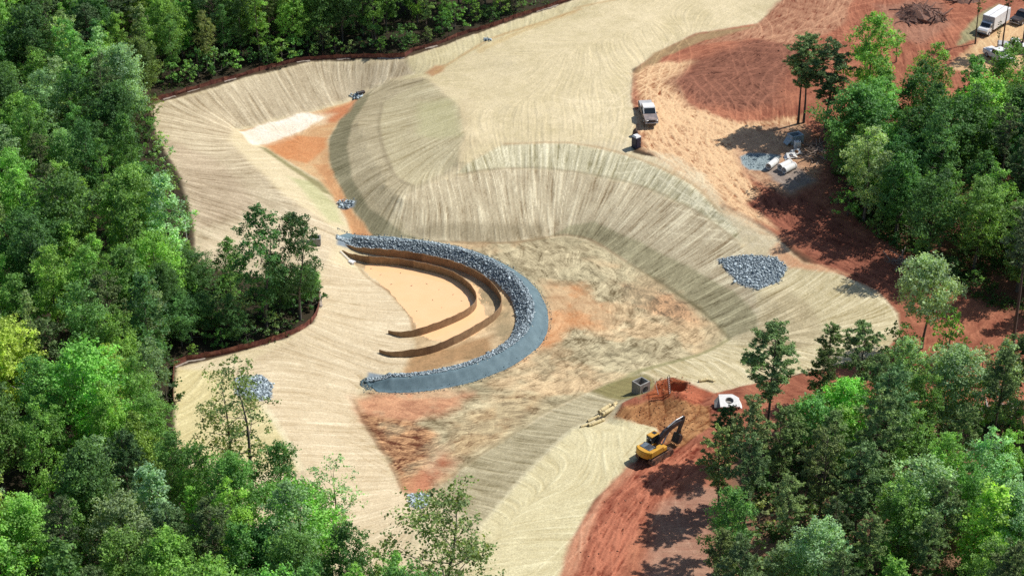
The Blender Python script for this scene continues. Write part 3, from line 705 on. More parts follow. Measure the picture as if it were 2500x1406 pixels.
mr = nd(nt, 'ShaderNodeMapRange'); mr.inputs['From Min'].default_value = .28; mr.inputs['From Max'].default_value = .72; mr.inputs['To Min'].default_value = .70; mr.inputs['To Max'].default_value = 1.26
L.new(n1.outputs['Fac'], mr.inputs['Value'])
vm = nd(nt, 'ShaderNodeVectorMath', operation='SCALE'); L.new(at_c.outputs['Color'], vm.inputs[0]); L.new(mr.outputs['Result'], vm.inputs['Scale'])
L.new(vm.outputs[0], b.inputs['Base Color'])
b.inputs['Roughness'].default_value = .92; b.inputs['Specular IOR Level'].default_value = .15
bp = nd(nt, 'ShaderNodeBump'); bp.inputs['Strength'].default_value = .5; bp.inputs['Distance'].default_value = .06
n2 = nd(nt, 'ShaderNodeTexNoise'); n2.inputs['Scale'].default_value = 3.2; n2.inputs['Detail'].default_value = 8; n2.inputs['Roughness'].default_value = .65
L.new(tc.outputs['Object'], n2.inputs['Vector']); L.new(n2.outputs['Fac'], bp.inputs['Height']); L.new(bp.outputs[0], b.inputs['Normal'])
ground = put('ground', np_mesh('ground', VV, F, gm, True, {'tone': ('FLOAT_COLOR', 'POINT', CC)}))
tag(ground, kind='structure'); print('GROUND QUADS', len(F))
_cache.clear()

# ------------------------------------------------------------------ muddy water
def water_mat(name, col, col2, rough=.06):
    m, nt, b = new_mat(name); L = nt.links
    tc = nd(nt, 'ShaderNodeTexCoord')
    n = nd(nt, 'ShaderNodeTexNoise'); n.inputs['Scale'].default_value = .35; n.inputs['Detail'].default_value = 5; L.new(tc.outputs['Object'], n.inputs['Vector'])
    mr = nd(nt, 'ShaderNodeMapRange'); mr.inputs['From Min'].default_value = .35; mr.inputs['From Max'].default_value = .7; L.new(n.outputs['Fac'], mr.inputs['Value'])
    mx = nd(nt, 'ShaderNodeMix', data_type='RGBA'); mx.inputs['A'].default_value = (*col, 1); mx.inputs['B'].default_value = (*col2, 1)
    L.new(mr.outputs['Result'], mx.inputs['Factor']); L.new(mx.outputs['Result'], b.inputs['Base Color'])
    b.inputs['Roughness'].default_value = rough; b.inputs['IOR'].default_value = 1.33
    w = nd(nt, 'ShaderNodeTexNoise'); w.inputs['Scale'].default_value = 6; w.inputs['Detail'].default_value = 3; L.new(tc.outputs['Object'], w.inputs['Vector'])
    bp = nd(nt, 'ShaderNodeBump'); bp.inputs['Strength'].default_value = .03; bp.inputs['Distance'].default_value = .02
    L.new(w.outputs['Fac'], bp.inputs['Height']); L.new(bp.outputs[0], b.inputs['Normal'])
    return m
def sheet(name, P, z, mat):
    P = [tuple(p) for p in P]
    me = bpy.data.meshes.new(name); me.from_pydata([(x, y, z) for x, y in P], [], [tuple(range(len(P)))]); me.update()
    me.materials.append(mat); return put(name, me)
wp = spline(np.array([at_z(px, py, 0.0)[:2] for px, py in [(850,650),(860,622),(950,612),(1080,632),(1180,672),(1240,725),(1255,780),(1215,830),(1120,880),(1000,905),(960,890),(985,820),(960,760),(900,700)]]), 1.0, True)
pond = sheet('water', wp[:-1], -.02, water_mat('muddy_pond_water', (.82, .515, .275), (.80, .49, .25)))
tag(pond, kind='structure')

# twigs and scum floating on it
r_ = random.Random(9); mb = MB()
for px_, py_ in [(930,672),(955,690),(985,668),(1010,700),(1040,690),(1075,705),(1060,735),(1100,715),(1025,760),(960,735),(1085,750),(1120,735),(1000,790),(905,655)]:
    q = at_z(px_+r_.uniform(-8, 8), py_+r_.uniform(-5, 5), 0.0); a = r_.uniform(0, 6.28); l = r_.uniform(.1, .5)
    mb.box((q[0], q[1], -.005), (l, r_.uniform(.04, .14), .03), Matrix.Translation(q) @ Matrix.Rotation(a, 4, 'Z') @ Matrix.Translation(-Vector(q)))
tag(mb.build('floating_debris', M['darkroot']), 'dark twigs and scum floating on the orange pond', 'debris', None, 'stuff')

# ------------------------------------------------------------------ stones
def rock_mat(name, dark, light):
    m, nt, b = new_mat(name); L = nt.links
    a = nd(nt, 'ShaderNodeAttribute', attribute_name='tint')
    mx = nd(nt, 'ShaderNodeMix', data_type='RGBA'); mx.inputs['A'].default_value = (*dark, 1); mx.inputs['B'].default_value = (*light, 1)
    L.new(a.outputs['Fac'], mx.inputs['Factor'])
    tc = nd(nt, 'ShaderNodeTexCoord'); n = nd(nt, 'ShaderNodeTexNoise'); n.inputs['Scale'].default_value = 7; n.inputs['Detail'].default_value = 4
    L.new(tc.outputs['Object'], n.inputs['Vector'])
    mr = nd(nt, 'ShaderNodeMapRange'); mr.inputs['To Min'].default_value = .6; mr.inputs['To Max'].default_value = 1.35; L.new(n.outputs['Fac'], mr.inputs['Value'])
    vm = nd(nt, 'ShaderNodeVectorMath', operation='SCALE'); L.new(mx.outputs['Result'], vm.inputs[0]); L.new(mr.outputs['Result'], vm.inputs['Scale'])
    L.new(vm.outputs[0], b.inputs['Base Color']); b.inputs['Roughness'].default_value = .75; b.inputs['Specular IOR Level'].default_value = .35
    return m
M['riprap'] = rock_mat('blue_grey_riprap', (.13, .17, .19), (.60, .69, .72))
M['gravel'] = rock_mat('slate_gravel', (.075, .125, .148), (.145, .215, .24))
ph = (1+5**.5)/2
ICO_V = np.array([(-1,ph,0),(1,ph,0),(-1,-ph,0),(1,-ph,0),(0,-1,ph),(0,1,ph),(0,-1,-ph),(0,1,-ph),(ph,0,-1),(ph,0,1),(-ph,0,-1),(-ph,0,1)])/math.sqrt(1+ph*ph)
ICO_F = np.array([(0,11,5),(0,5,1),(0,1,7),(0,7,10),(0,10,11),(1,5,9),(5,11,4),(11,10,2),(10,7,6),(7,1,8),(3,9,4),(3,4,2),(3,2,6),(3,6,8),(3,8,9),(4,9,5),(2,4,11),(6,2,10),(8,6,7),(9,8,1)])
OCT_V = np.array([(1,0,0),(-1,0,0),(0,1,0),(0,-1,0),(0,0,1),(0,0,-1)], float)
OCT_F = np.array([(0,2,4),(2,1,4),(1,3,4),(3,0,4),(2,0,5),(1,2,5),(3,1,5),(0,3,5)])
def stones(name, xy, size, mat, seed=1, lift=0.0, coarse=False, pile=0.0):
    r = np.random.default_rng(seed); n = len(xy)
    V0, F0 = (OCT_V, OCT_F) if coarse else (ICO_V, ICO_F)
    sz = size*np.exp(r.normal(0, .42, n))
    sc = np.stack([r.uniform(.7, 1.35, n), r.uniform(.6, 1.1, n), r.uniform(.35, .68, n)], 1)*sz[:, None]*.5
    v = V0[None]*r.uniform(.72, 1.22, (n, len(V0), 1))*sc[:, None, :]
    a, bb = r.uniform(0, 2*math.pi, n), r.normal(0, .5, n)
    ca, sa, cb, sb = np.cos(a), np.sin(a), np.cos(bb), np.sin(bb)
    x, y, z = v[..., 0], v[..., 1], v[..., 2]
    y, z = y*cb[:, None]-z*sb[:, None], y*sb[:, None]+z*cb[:, None]
    x, y = x*ca[:, None]-y*sa[:, None], x*sa[:, None]+y*ca[:, None]
    zz = Hq(xy[:, 0], xy[:, 1])+lift+sc[:, 2]*.35+r.uniform(0, 1, n)*pile
    v = np.stack([x+xy[:, 0:1], y+xy[:, 1:2], z+zz[:, None]], 2)
    f = (F0[None]+(np.arange(n)*len(V0))[:, None, None]).reshape(-1, 3)
    tint = np.repeat(np.clip(r.beta(.9, 1.25, n), 0, 1), len(V0))
    return put(name, np_mesh(name, v.reshape(-1, 3), f, mat, False, {'tint': ('FLOAT', 'POINT', tint)}))
def scatter(P, spacing, seed=1, jag=.35):
    P = np.asarray(P); r = np.random.default_rng(seed)
    x0, y0 = P.min(0); x1, y1 = P.max(0)
    gx_, gy_ = np.meshgrid(np.arange(x0, x1, spacing), np.arange(y0, y1, spacing))
    p = np.stack([gx_.ravel(), gy_.ravel()], 1)+r.uniform(-.45, .45, (gx_.size, 2))*spacing
    d = poly_sdf(p[:, 0], p[:, 1], P)+r.normal(0, jag, len(p))*.5
    return p[d < 0]
def riprap_patch(pts, label, spacing=.18, size=.235, seed=1, pile=.05):
    P = wl(pts); xy = scatter(P, spacing, seed)
    o = stones('riprap_apron', xy, size, M['riprap'], seed, .02, False, pile)
    return tag(o, label, 'riprap', None, 'stuff')
riprap_patch([(1753,634),(1800,624),(1850,624),(1895,630),(1922,655),(1902,688),(1850,708),(1800,690)], 'large fan of blue grey riprap stones on the eastern slope', seed=2)
riprap_patch([(572,925),(600,918),(640,917),(664,935),(663,970),(640,978),(600,975),(575,960)], 'square riprap pad on the straw bank behind two thin trees', seed=3)
riprap_patch([(996,1207),(1020,1203),(1050,1205),(1046,1228),(1025,1242),(1003,1236)], 'small riprap plug at the tip of the orange clay wedge', seed=4)
riprap_patch([(824,494),(845,491),(868,490),(864,504),(840,511),(828,508)], 'short riprap check dam across the narrow orange channel', .3, .45, seed=5, pile=.35)
riprap_patch([(855,236),(868,228),(882,228),(886,236),(870,242)], 'tiny riprap outlet below the dark pipe mouth', .3, .42, seed=6)
riprap_patch([(1178,97),(1186,92),(1202,98),(1200,103),(1186,102)], 'little riprap ditch check in the swale near the silt fence', .3, .42, seed=8)
# crescent berm: coarse stone on the inner face and crown, fine gravel on the outer face
def normals(L):
    t = np.gradient(L, axis=0); t /= np.linalg.norm(t, axis=1)[:, None]
    return np.stack([-t[:, 1], t[:, 0]], 1)
NB = normals(CREST); r5 = np.random.default_rng(5)
cen = CREST.mean(0); inner = np.sign(((cen-CREST)*NB).sum(1).mean())
NBI = NB*inner
nb = 19000
k_ = r5.uniform(0, len(CREST)-1.001, nb); ki = k_.astype(int); fr = (k_-ki)[:, None]
taper = np.clip(np.minimum(k_, (len(CREST)-1-k_))/6, .35, 1)
off = r5.uniform(-.25, 2.45, nb)*taper
xy = CREST[ki]*(1-fr)+CREST[ki+1]*fr+NBI[ki]*off[:, None]
berm_stone = stones('riprap_face', xy, .21, M['riprap'], 12, .03, True, .10)
tag(berm_stone, 'coarse blue grey riprap lining the inner face of the curved berm', 'riprap', None, 'stuff')
# gravel: a lumpy sheet plus loose chips over it
ep = CREST[-1]; ea = r5.uniform(0, 6.283, 1500); er = 1.75*np.sqrt(r5.uniform(0, 1, 1500))
ep = CREST[-3]-NBI[-3]*.35; exy = ep+np.stack([np.cos(ea)*er, np.sin(ea)*er], 1); tt = CREST[-1]-CREST[-4]; exy = exy[((exy-ep)@tt) > -.5]
endcap = stones('riprap_end', exy, .14, M['gravel'], 13, .0, True, .0); endcap.parent = berm_stone; tag(endcap, kind='stuff')
offs = np.linspace(.25, -2.6, 14); L2 = spline(CREST, .25); N2 = normals(L2)*inner
wv = 1+.10*(fbm(np.arange(len(L2))*.25, np.zeros(len(L2)), 3, 3, 3)-.5)*2
endt = np.clip(np.minimum(np.arange(len(L2)), len(L2)-1-np.arange(len(L2)))/8.0, .25, 1)
gp = L2[:, None, :]+N2[:, None, :]*(offs[None, :, None]*(wv*endt)[:, None, None])
gz_ = Hq(gp[..., 0], gp[..., 1])+.05+.05*(fbm(gp[..., 0], gp[..., 1], .6, 3, 2)-.4)
gz_[:, -1] -= .25; gz_[:, 0] -= .1
n1_, n2_ = gp.shape[:2]; gi = np.arange(n1_*n2_).reshape(n1_, n2_)
gf = np.stack([gi[:-1, :-1].ravel(), gi[1:, :-1].ravel(), gi[1:, 1:].ravel(), gi[:-1, 1:].ravel()], 1)
gv = np.concatenate([gp.reshape(-1, 2), gz_.reshape(-1, 1)], 1)
gravel = put('gravel_face', np_mesh('gravel_face', gv, gf, M['gravel'], False, {'tint': ('FLOAT', 'POINT', fbm(gv[:, 0], gv[:, 1], .7, 3, 4))}))
tag(gravel, 'smooth slate gravel covering the outer face of the curved berm', 'gravel', None, 'stuff')
nb = 2500; k_ = r5.uniform(0, len(CREST)-1.001, nb); ki = k_.astype(int); fr = (k_-ki)[:, None]
xy = CREST[ki]*(1-fr)+CREST[ki+1]*fr-NBI[ki]*r5.uniform(1.9, 3.0, nb)[:, None]
chips = stones('gravel_chips', xy, .10, M['gravel'], 14, .04, True)
chips.parent = gravel; tag(chips, kind='stuff')
P = wl([(1812,386),(1832,376),(1870,378),(1902,382),(1893,401),(1868,414),(1832,412),(1815,399)])
tag(stones('gravel_heap', scatter(P, .22, 3), .11, M['gravel'], 9, .01, True, .02), 'flat heap of blue grey gravel beside the lone concrete pipe', 'gravel', None, 'stuff')

# loose clods over the spoil heap, round the pit and along the fresh red cut
M['clod'] = rock_mat('clay_clods', (.20, .085, .04), (.46, .235, .115))
cl = np.vstack([scatter(wl([(1506,1016),(1560,984),(1620,966),(1700,975),(1720,1030),(1660,1080),(1610,1044)]), .55, 8, 1.0), scatter(wl([(1590,955),(1604,928),(1640,920),(1684,930),(1690,955),(1640,975)]), .4, 9, 1.0)])
tag(stones('clay_clods', cl, .17, M['clod'], 21, 0, True, .05), 'loose orange clay clods strewn over the spoil heap and pit', 'clods', None, 'stuff')
M['redclod'] = rock_mat('red_clods', (.16, .06, .035), (.36, .16, .09))
cl = np.vstack([scatter(wl(p_), 1.5, 10+i_, 1.0) for i_, p_ in enumerate(([(1400,1400),(1460,1240),(1640,1100),(1720,1090),(1600,1260),(1520,1400)], [(1850,520),(2000,620),(2180,720),(2220,680),(2000,540)], [(1660,200),(1850,100),(2150,20),(2300,120),(1950,240)]))])
tag(stones('red_clods', cl, .16, M['redclod'], 22, 0, True), 'scattered small red clods on the bare clay tracks', 'clods', None, 'stuff')

# ------------------------------------------------------------------ curved baffles in the pond
def baffle(pts, ztop, zbot, label, seed):
    r = random.Random(seed)
    W = np.array([at_z(px, py, ztop)[:2] for px, py in pts]); Ls = spline(W, 2.3)
    root = empty('pond_baffle', (Ls[len(Ls)//2][0], Ls[len(Ls)//2][1], zbot))
    base = Vector(root.location)
    fine = spline(W, 2.3/6)
    for i in range(len(Ls)-1):
        seg = [Ls[i]+(Ls[i+1]-Ls[i])*t for t in np.linspace(0, 1, 5)]
        # follow the true curve inside each panel
        seg = [fine[np.argmin(((fine-q)**2).sum(1))] if 0 < j < 4 else q for j, q in enumerate(seg)]
        vs, fs = [], []; th = .07
        for j, q in enumerate(seg):
            a = seg[max(0, j-1)]; c = seg[min(4, j+1)]; t = np.array(c)-np.array(a); t /= np.linalg.norm(t); n = np.array([-t[1], t[0]])
            sag = -.09*math.sin(math.pi*j/4)+r.uniform(-.03, .03)
            zb = min(zbot, gz(q[0], q[1])-.25)
            for s in (-1, 1):
                p = np.array(q)+n*s*th/2
                vs += [(p[0]-base.x, p[1]-base.y, zb-base.z), (p[0]-base.x, p[1]-base.y, ztop+sag-base.z)]
        for j in range(4):
            o = j*4; q = o+4
            fs += [(o, q, q+1, o+1), (o+2, o+3, q+3, q+2), (o+1, q+1, q+3, o+3), (o, o+2, q+2, q)]
        fs += [(0, 1, 3, 2), (16, 18, 19, 17)]
        me = bpy.data.meshes.new('panel'); me.from_pydata(vs, [], fs); me.update()
        me.materials.append(M['baffle_b'] if r.random() < .16 else M['baffle'])
        put('panel', me, root)
    post = MB().cyl((0, 0, -.5), (0, 0, ztop-zbot-.06), .035, n=6).build('stake', M['stake'])
    first = True
    for i in range(len(Ls)):
        o = post if first else put('stake', post.data)
        first = False; o.parent = root; o.location = (Ls[i][0]-base.x, Ls[i][1]-base.y, 0)
    return tag(root, label, 'baffle', 'curved baffles standing in the pond')
baffle([(826,590),(850,598),(880,604),(960,609),(1040,621),(1110,638),(1165,662),(1200,688),(1220,715),(1224,738),(1208,762),(1165,790),(1110,820),(1050,844),(990,854),(955,858),(926,853)], 1.45, -.2, 'outer curved brown fabric baffle next to the rock berm', 1)
baffle([(836,611),(860,619),(900,625),(970,630),(1040,643),(1100,660),(1140,685),(1160,710),(1162,732),(1142,752),(1100,773),(1050,792),(1010,804),(978,809),(948,806)], 1.35, -.3, 'inner curved brown fabric baffle enclosing the orange water', 2)

# ------------------------------------------------------------------ silt fences
def silt_fence(pts, label, h=.95, panel=2.4, seed=3, lean=.12):
    r = random.Random(seed); Ls = spline(wl(pts), panel); m = len(Ls)//2
    root = empty('silt_fence', (Ls[m][0], Ls[m][1], gz(*Ls[m]))); base = Vector(root.location)
    post = MB().box((0, 0, .45), (.06, .06, 1.4)).build('post', M['post'])
    tops = []
    for i, q in enumerate(Ls):
        o = post if i == 0 else put('post', post.data)
        o.parent = root; o.location = (q[0]-base.x, q[1]-base.y, gz(*q)-base.z)
        o.rotation_euler = (r.gauss(0, lean*.5), r.gauss(0, lean*.5), r.uniform(0, 3)); tops.append(h+r.uniform(-.12, .12))
    for i in range(len(Ls)-1):
        vs, fs = [], []; e = Ls[i+1]-Ls[i]; n = np.array([-e[1], e[0]])/np.linalg.norm(e)
        nn = 6; bul = r.uniform(-.12, .12)
        for j in range(nn):
            t = j/(nn-1); q = Ls[i]+e*t; z0 = gz(*q)
            top = tops[i]*(1-t)+tops[i+1]*t-.10*math.sin(math.pi*t)*r.uniform(.3, 1.6)
            for k2, (zz, o2) in enumerate(((-.1, 0), (top*.5, bul*math.sin(math.pi*t)), (top, bul*.4*math.sin(math.pi*t)))):
                vs.append((q[0]+n[0]*o2-base.x, q[1]+n[1]*o2-base.y, z0+zz-base.z))
        for j in range(nn-1):
            for k2 in range(2):
                a = j*3+k2; fs.append((a, a+3, a+4, a+1))
        me = bpy.data.meshes.new('fabric_panel'); me.from_pydata(vs, [], fs); me.update(); me.materials.append(M['silt'])
        o = put('fabric_panel', me, root)
        if r.random() < .3:      # pale apron of fabric lying at the foot
            ap = []; w0 = r.uniform(.25, .6)
            for j in range(nn):
                q = Ls[i]+e*(j/(nn-1))
                for o2 in (.06, .06+w0*r.uniform(.6, 1.3)):
                    p = q-n*o2*FENCE_SIDE; ap.append((p[0]-base.x, p[1]-base.y, gz(*p)+.06-base.z))
            me = bpy.data.meshes.new('toe_apron'); me.from_pydata(ap, [], [(2*j, 2*j+1, 2*j+3, 2*j+2) for j in range(nn-1)]); me.update(); me.materials.append(M['silt_back'])
            put('toe_apron', me, root)
    return tag(root, label, 'fence')
FENCE_SIDE = 1
silt_fence([(366,252),(470,221),(600,184),(690,160),(760,147),(880,141),(985,141),(1010,126),(1075,108),(1130,86),(1200,66),(1260,44),(1330,22),(1395,0),(1460,-24)], 'long maroon silt fence along the tree line north of the clearing', .85, seed=4)
FENCE_SIDE = -1
silt_fence([(765,690),(778,718),(780,745),(770,778),(745,802),(700,822),(640,842),(560,862),(490,876),(432,888),(424,920),(424,985)], 'maroon silt fence curving round the wooded point by the pond', 1.0, seed=6)

# ------------------------------------------------------------------ machines and site things
def place(name, px, py, heading, label, cat, group=None, dz=0.0, tilt=False):
    p = at(px, py); o = empty(name, (p.x, p.y, p.z+dz), R(heading))
    return tag(o, label, cat, group)
def plate_hole(mb, w, h, r, t, Mx, n=24, corner=None):
    """rectangular plate in local XZ (thickness along Y) with a round hole"""
    outer = []
    for i in range(n):
        a = 2*math.pi*i/n; c, s_ = math.cos(a), math.sin(a); k = min(w/2/abs(c) if abs(c) > 1e-6 else 1e9, h/2/abs(s_) if abs(s_) > 1e-6 else 1e9)
        outer.append((c*k, s_*k))
    for cx_, cz_ in ((w/2, h/2), (-w/2, h/2), (w/2, -h/2), (-w/2, -h/2)):
        i_ = min(range(n), key=lambda i: (outer[i][0]-cx_)**2+(outer[i][1]-cz_)**2); outer[i_] = (cx_, cz_)
    if corner:      # cut one upper corner
        outer = [(x, min(z, h/2-max(0, (x-corner[0])*corner[1]))) for x, z in outer]
    inner_ = [(math.cos(2*math.pi*i/n)*r, math.sin(2*math.pi*i/n)*r) for i in range(n)]
    vs = [(x, -t/2, z) for x, z in outer]+[(x, -t/2, z) for x, z in inner_]+[(x, t/2, z) for x, z in outer]+[(x, t/2, z) for x, z in inner_]
    fs = []
    for i in range(n):
        j = (i+1) % n
        fs += [(i, j, n+j, n+i), (2*n+i, 3*n+i, 3*n+j, 2*n+j), (i, 2*n+i, 2*n+j, j), (n+i, n+j, 3*n+j, 3*n+i)]
    mb.add(vs, fs, Mx)
    return mb
def beam(mb, pts, widths, y0, y1, Mx=None):
    """a plate beam: centre line in XZ with depth per point, extruded in Y"""
    up, lo = [], []
    for i, (x, z) in enumerate(pts):
        a = pts[max(0, i-1)]; b_ = pts[min(len(pts)-1, i+1)]; tx, tz = b_[0]-a[0], b_[1]-a[1]; l = math.hypot(tx, tz); nx_, nz_ = -tz/l, tx/l
        up.append((x+nx_*widths[i]/2, z+nz_*widths[i]/2)); lo.append((x-nx_*widths[i]/2, z-nz_*widths[i]/2))
    n = len(pts); vs = []
    for y in (y0, y1):
        vs += [(x, y, z) for x, z in up]+[(x, y, z) for x, z in lo]
    fs = []
    for i in range(n-1):
        fs += [(i, i+1, n+i+1, n+i), (2*n+i, 3*n+i, 3*n+i+1, 2*n+i+1), (i, 2*n+i, 2*n+i+1, i+1), (n+i, n+i+1, 3*n+i+1, 3*n+i)]
    fs += [(0, n, 3*n, 2*n), (n-1, 3*n-1, 4*n-1, 2*n-1)]
    return mb.add(vs, fs, Mx)

def excavator():
    t = place('excavator', 1598, 1113, 44, 'yellow crawler excavator with black boom parked on the red clay', 'excavator', dz=.02); t.scale = (.96,)*3
    for s in (-1, 1):
        prof = [(-2.0,0),(1.95,0),(2.2,.18),(2.28,.45),(2.15,.78),(1.9,.93),(-1.95,.93),(-2.2,.78),(-2.3,.45),(-2.22,.18)]
        tr = MB().prism(prof, s*1.2-.3, s*1.2+.3).build('track', M['track'], t)
        sh = MB()
        for k in range(22):
            x = -2.0+k*.19
            sh.box((x, s*1.2, .945), (.11, .62, .05)); 
        sh.build('track_shoes', M['track'], tr)['kind'] = 'stuff'
        for x in (-1.85, 1.85): MB().cyl((x, s*1.2-.32, .46), (x, s*1.2+.32, .46), .33, n=16).build('sprocket', M['black'], tr)
    MB().box((0, 0, .72), (2.4, 1.9, .45), bev=.06).cyl((0, 0, .8), (0, 0, 1.12), .75, n=24).build('undercarriage', M['black'], t)
    MB().box((-.5, 0, 1.22), (4.1, 2.7, .2), bev=.05).build('turntable_deck', M['black'], t)
    # counterweight with rounded plan
    n = 9; prof = []
    for i in range(n):
        a = math.pi/2+math.pi*i/(n-1); prof.append((-2.15+math.cos(a)*.72, math.sin(a)*1.4))
    vs = []
    for z, k in ((1.18, .96), (1.3, 1.0), (2.12, 1.0), (2.24, .93)):
        vs += [(x*1.0 if k == 1 else -1.9+(x+1.9)*k, y*k, z) for x, y in prof]
    fs = [tuple(reversed(range(n))), tuple(range(3*n, 4*n))]
    for k in range(3):
        for i in range(n):
            j = (i+1) % n; fs.append((k*n+i, k*n+j, k*n+n+j, k*n+n+i))
    MB().add(vs, fs).build('counterweight', M['yellow'], t)
    body = MB().box((-.95, -.98, 1.72), (2.5, .80, .92), bev=.07).box((-1.35, .62, 1.68), (1.6, 1.5, .86), bev=.07).box((.65, -1.0, 1.55), (.75, .74, .6), bev=.06).build('body_panel', M['yellow'], t)
    cov = MB().box((-1.45, .1, 2.2), (1.35, 1.9, .24), bev=.08).build('engine_cover', M['grey_cover'], t)
    for k in range(5): MB().box((-1.0-.22*k, -.25, 2.335), (.1, .9, .03)).build('vent_slat', M['black'], cov)
    MB().cyl((-.9, -.95, 2.1), (-.9, -.95, 2.65), .07, n=10).build('exhaust_pipe', M['black'], t)
    MB().box((.05, .95, 2.02), (.1, .9, .1)).build('step_rail', M['black'], t)
    # cab
    cab = MB().box((.55, .86, 1.55), (1.75, 1.0, .55), bev=.06).build('cab', M['yellow'], t)
    MB().prism([(-.28,1.8),(1.38,1.8),(1.42,2.2),(1.15,2.92),(-.25,2.92)], .40, 1.32).build('cab_window', M['glass'], cab)
    roof = MB().box((.45, .86, 3.0), (1.62, 1.06, .16), bev=.06).build('cab_roof', M['yellow'], cab)
    MB().box((.75, .86, 3.09), (.55, .6, .04)).build('roof_hatch', M['glass'], cab)
    for x, y in ((-.27,.39),(-.27,1.33),(1.16,.39),(1.16,1.33),(.35,1.34)):
        MB().cyl((x, y, 1.75), (x, y, 2.95), .045, n=6).build('cab_pillar', M['black'], cab)
    for y in (.55, 1.15): MB().box((-.3, y, 2.55), (.12, .24, .24), bev=.03).build('work_lamp', M['lamp'], cab)
    # boom, stick, bucket
    bm_ = MB(); beam(bm_, [(.45,1.75),(1.1,2.55),(1.9,3.0),(3.2,3.3),(4.6,3.4),(5.6,3.35)], [.45,.7,.85,.7,.55,.34], -.22, .22); boom = bm_.build('boom', M['black'], t)
    MB().cyl((1.15,-.34,1.5),(1.75,-.34,2.4),.11,n=10).cyl((1.75,-.34,2.4),(2.4,-.34,2.95),.06,n=8).build('boom_cylinder', M['steel'], t)
    MB().cyl((1.15,.34,1.5),(1.75,.34,2.4),.11,n=10).cyl((1.75,.34,2.4),(2.4,.34,2.95),.06,n=8).build('boom_cylinder', M['black'], t)
    MB().cyl((2.4,0,3.6),(4.2,0,4.0),.11,n=10).cyl((4.2,0,4.0),(5.6,0,3.95),.06,n=8).build('stick_cylinder', M['steel'], t)
    st = MB(); beam(st, [(5.8,3.95),(5.55,3.3),(5.1,2.35),(4.6,1.5)], [.3,.62,.5,.3], -.18, .18); st.build('stick', M['black'], t)
    MB().cyl((5.75,0,3.0),(5.1,0,1.9),.09,n=10).build('bucket_cylinder', M['black'], t)
    bk = MB(); pr = [(4.55,1.6),(4.95,1.45),(5.1,1.05),(4.98,.6),(4.6,.28),(4.15,.22),(4.0,.42),(4.3,1.05)]
    bk.prism(pr, -.6, .6); bucket = bk.build('bucket', M['black'], t)
    for k in range(5): MB().box((3.98, -.5+.25*k, .32), (.22, .1, .1)).build('bucket_tooth', M['steel'], bucket)
    for y in (-.25, .25): MB().cyl((5.0, y, 2.1), (4.95, y, 1.4), .06, n=6).build('bucket_link', M['black'], t)
    return t
excavator()

# precast riser box with a round pipe opening, and a plain one by the pond
def riser(name, px, py, heading, label, w, d, h, hole, mat, floor=True):
    t = place(name, px, py, heading, label, 'concrete box', dz=-.05); th = .2
    m1 = MB()
    plate_hole(m1, w, h, hole, th, Matrix.Translation((0, -d/2+th/2, h/2)))
    f = m1.build('front_wall', mat, t)
    if hole > .1: MB().tube((0, -d/2-.05, h/2), (0, -d/2+.3, h/2), hole*.995, hole*.86, 24).build('pipe_sleeve', mat, f)
    MB().box((0, d/2-th/2, h/2), (w, th, h), bev=.02).build('back_wall', mat, t)
    for s in (-1, 1): MB().box((s*(w/2-th/2), 0, h/2), (th, d-2*th-.004, h-.006), bev=.02).build('side_wall', mat, t)
    if floor: MB().box((0, 0, .1), (w-2*th-.004, d-2*th-.004, .2)).build('base_slab', mat, t)
    return t
riser('riser_box', 1564, 958, 40, 'grey concrete box with round pipe hole beside the dug pit', 1.9, 1.75, 1.95, .62, M['concrete'])
riser('inlet_box', 770, 594, 4, 'small open grey concrete box on the bank above the pond', 1.75, 1.5, 1.15, .05, M['concrete'])

# precast headwall lying tilted, round hole up
t = place('headwall', 1779, 991, 2, 'white concrete headwall with round black hole near the pit', 'headwall', dz=.1)
Mt = Matrix.Translation((0.05, 0, .75)) @ Matrix.Rotation(R(-74), 4, 'X')
mb = MB(); plate_hole(mb, 2.75, 2.3, .58, .2, Mt, 48, (.55, .85)); fw = mb.build('face_slab', M['white_concrete'], t)
MB().tube((0.05, .04, .69), (.05, .25, .2), .558, .48, 24).build('pipe_collar', M['concrete'], fw)
MB().add([(-1.33,-.78,.30),(-1.33,.80,1.15),(-2.0,.45,.55),(-2.05,-.55,.05),(-1.30,-.78,.14),(-1.30,.80,.98),(-1.97,.45,.40),(-2.02,-.55,-.08)], [(0,1,2,3),(7,6,5,4),(0,4,5,1),(1,5,6,2),(2,6,7,3),(3,7,4,0)]).build('wing_wall', M['concrete'], t)
MB().add([(1.41,-.92,.28),(1.41,.35,.85),(1.75,.15,.2),(1.8,-.8,-.05),(1.38,-.92,.1),(1.38,.35,.7),(1.72,.15,.05),(1.77,-.8,-.15)], [(0,1,2,3),(7,6,5,4),(0,4,5,1),(1,5,6,2),(2,6,7,3),(3,7,4,0)]).build('wing_wall', M['white_concrete'], t)
MB().box((0, .3, .2), (1.9, .8, .7), bev=.03).build('base_slab', M['concrete'], t)

# ladder in the pit and white stake
t = place('ladder', 1636, 962, 60, 'dark ladder standing against the wall of the dug pit', 'ladder', dz=-.1)
for s in (-1, 1): MB().box((s*.26, 0, 1.5), (.1, .07, 3.1)).build('rail', M['black'], t)
for k in range(9): MB().cyl((-.24, 0, .3+.3*k), (.24, 0, .3+.3*k), .03, n=6).build('rung', M['grey'], t)
t.rotation_euler = (R(-8), 0, R(60))
st_ = MB().cyl((0, 0, -.2), (-.55, 0, 2.1), .05, .04, n=6).build('survey_pole', M['white']); st_.location = at(1608, 962)
tag(st_, 'thin white pole leaning between concrete box and dug pit', 'pole')

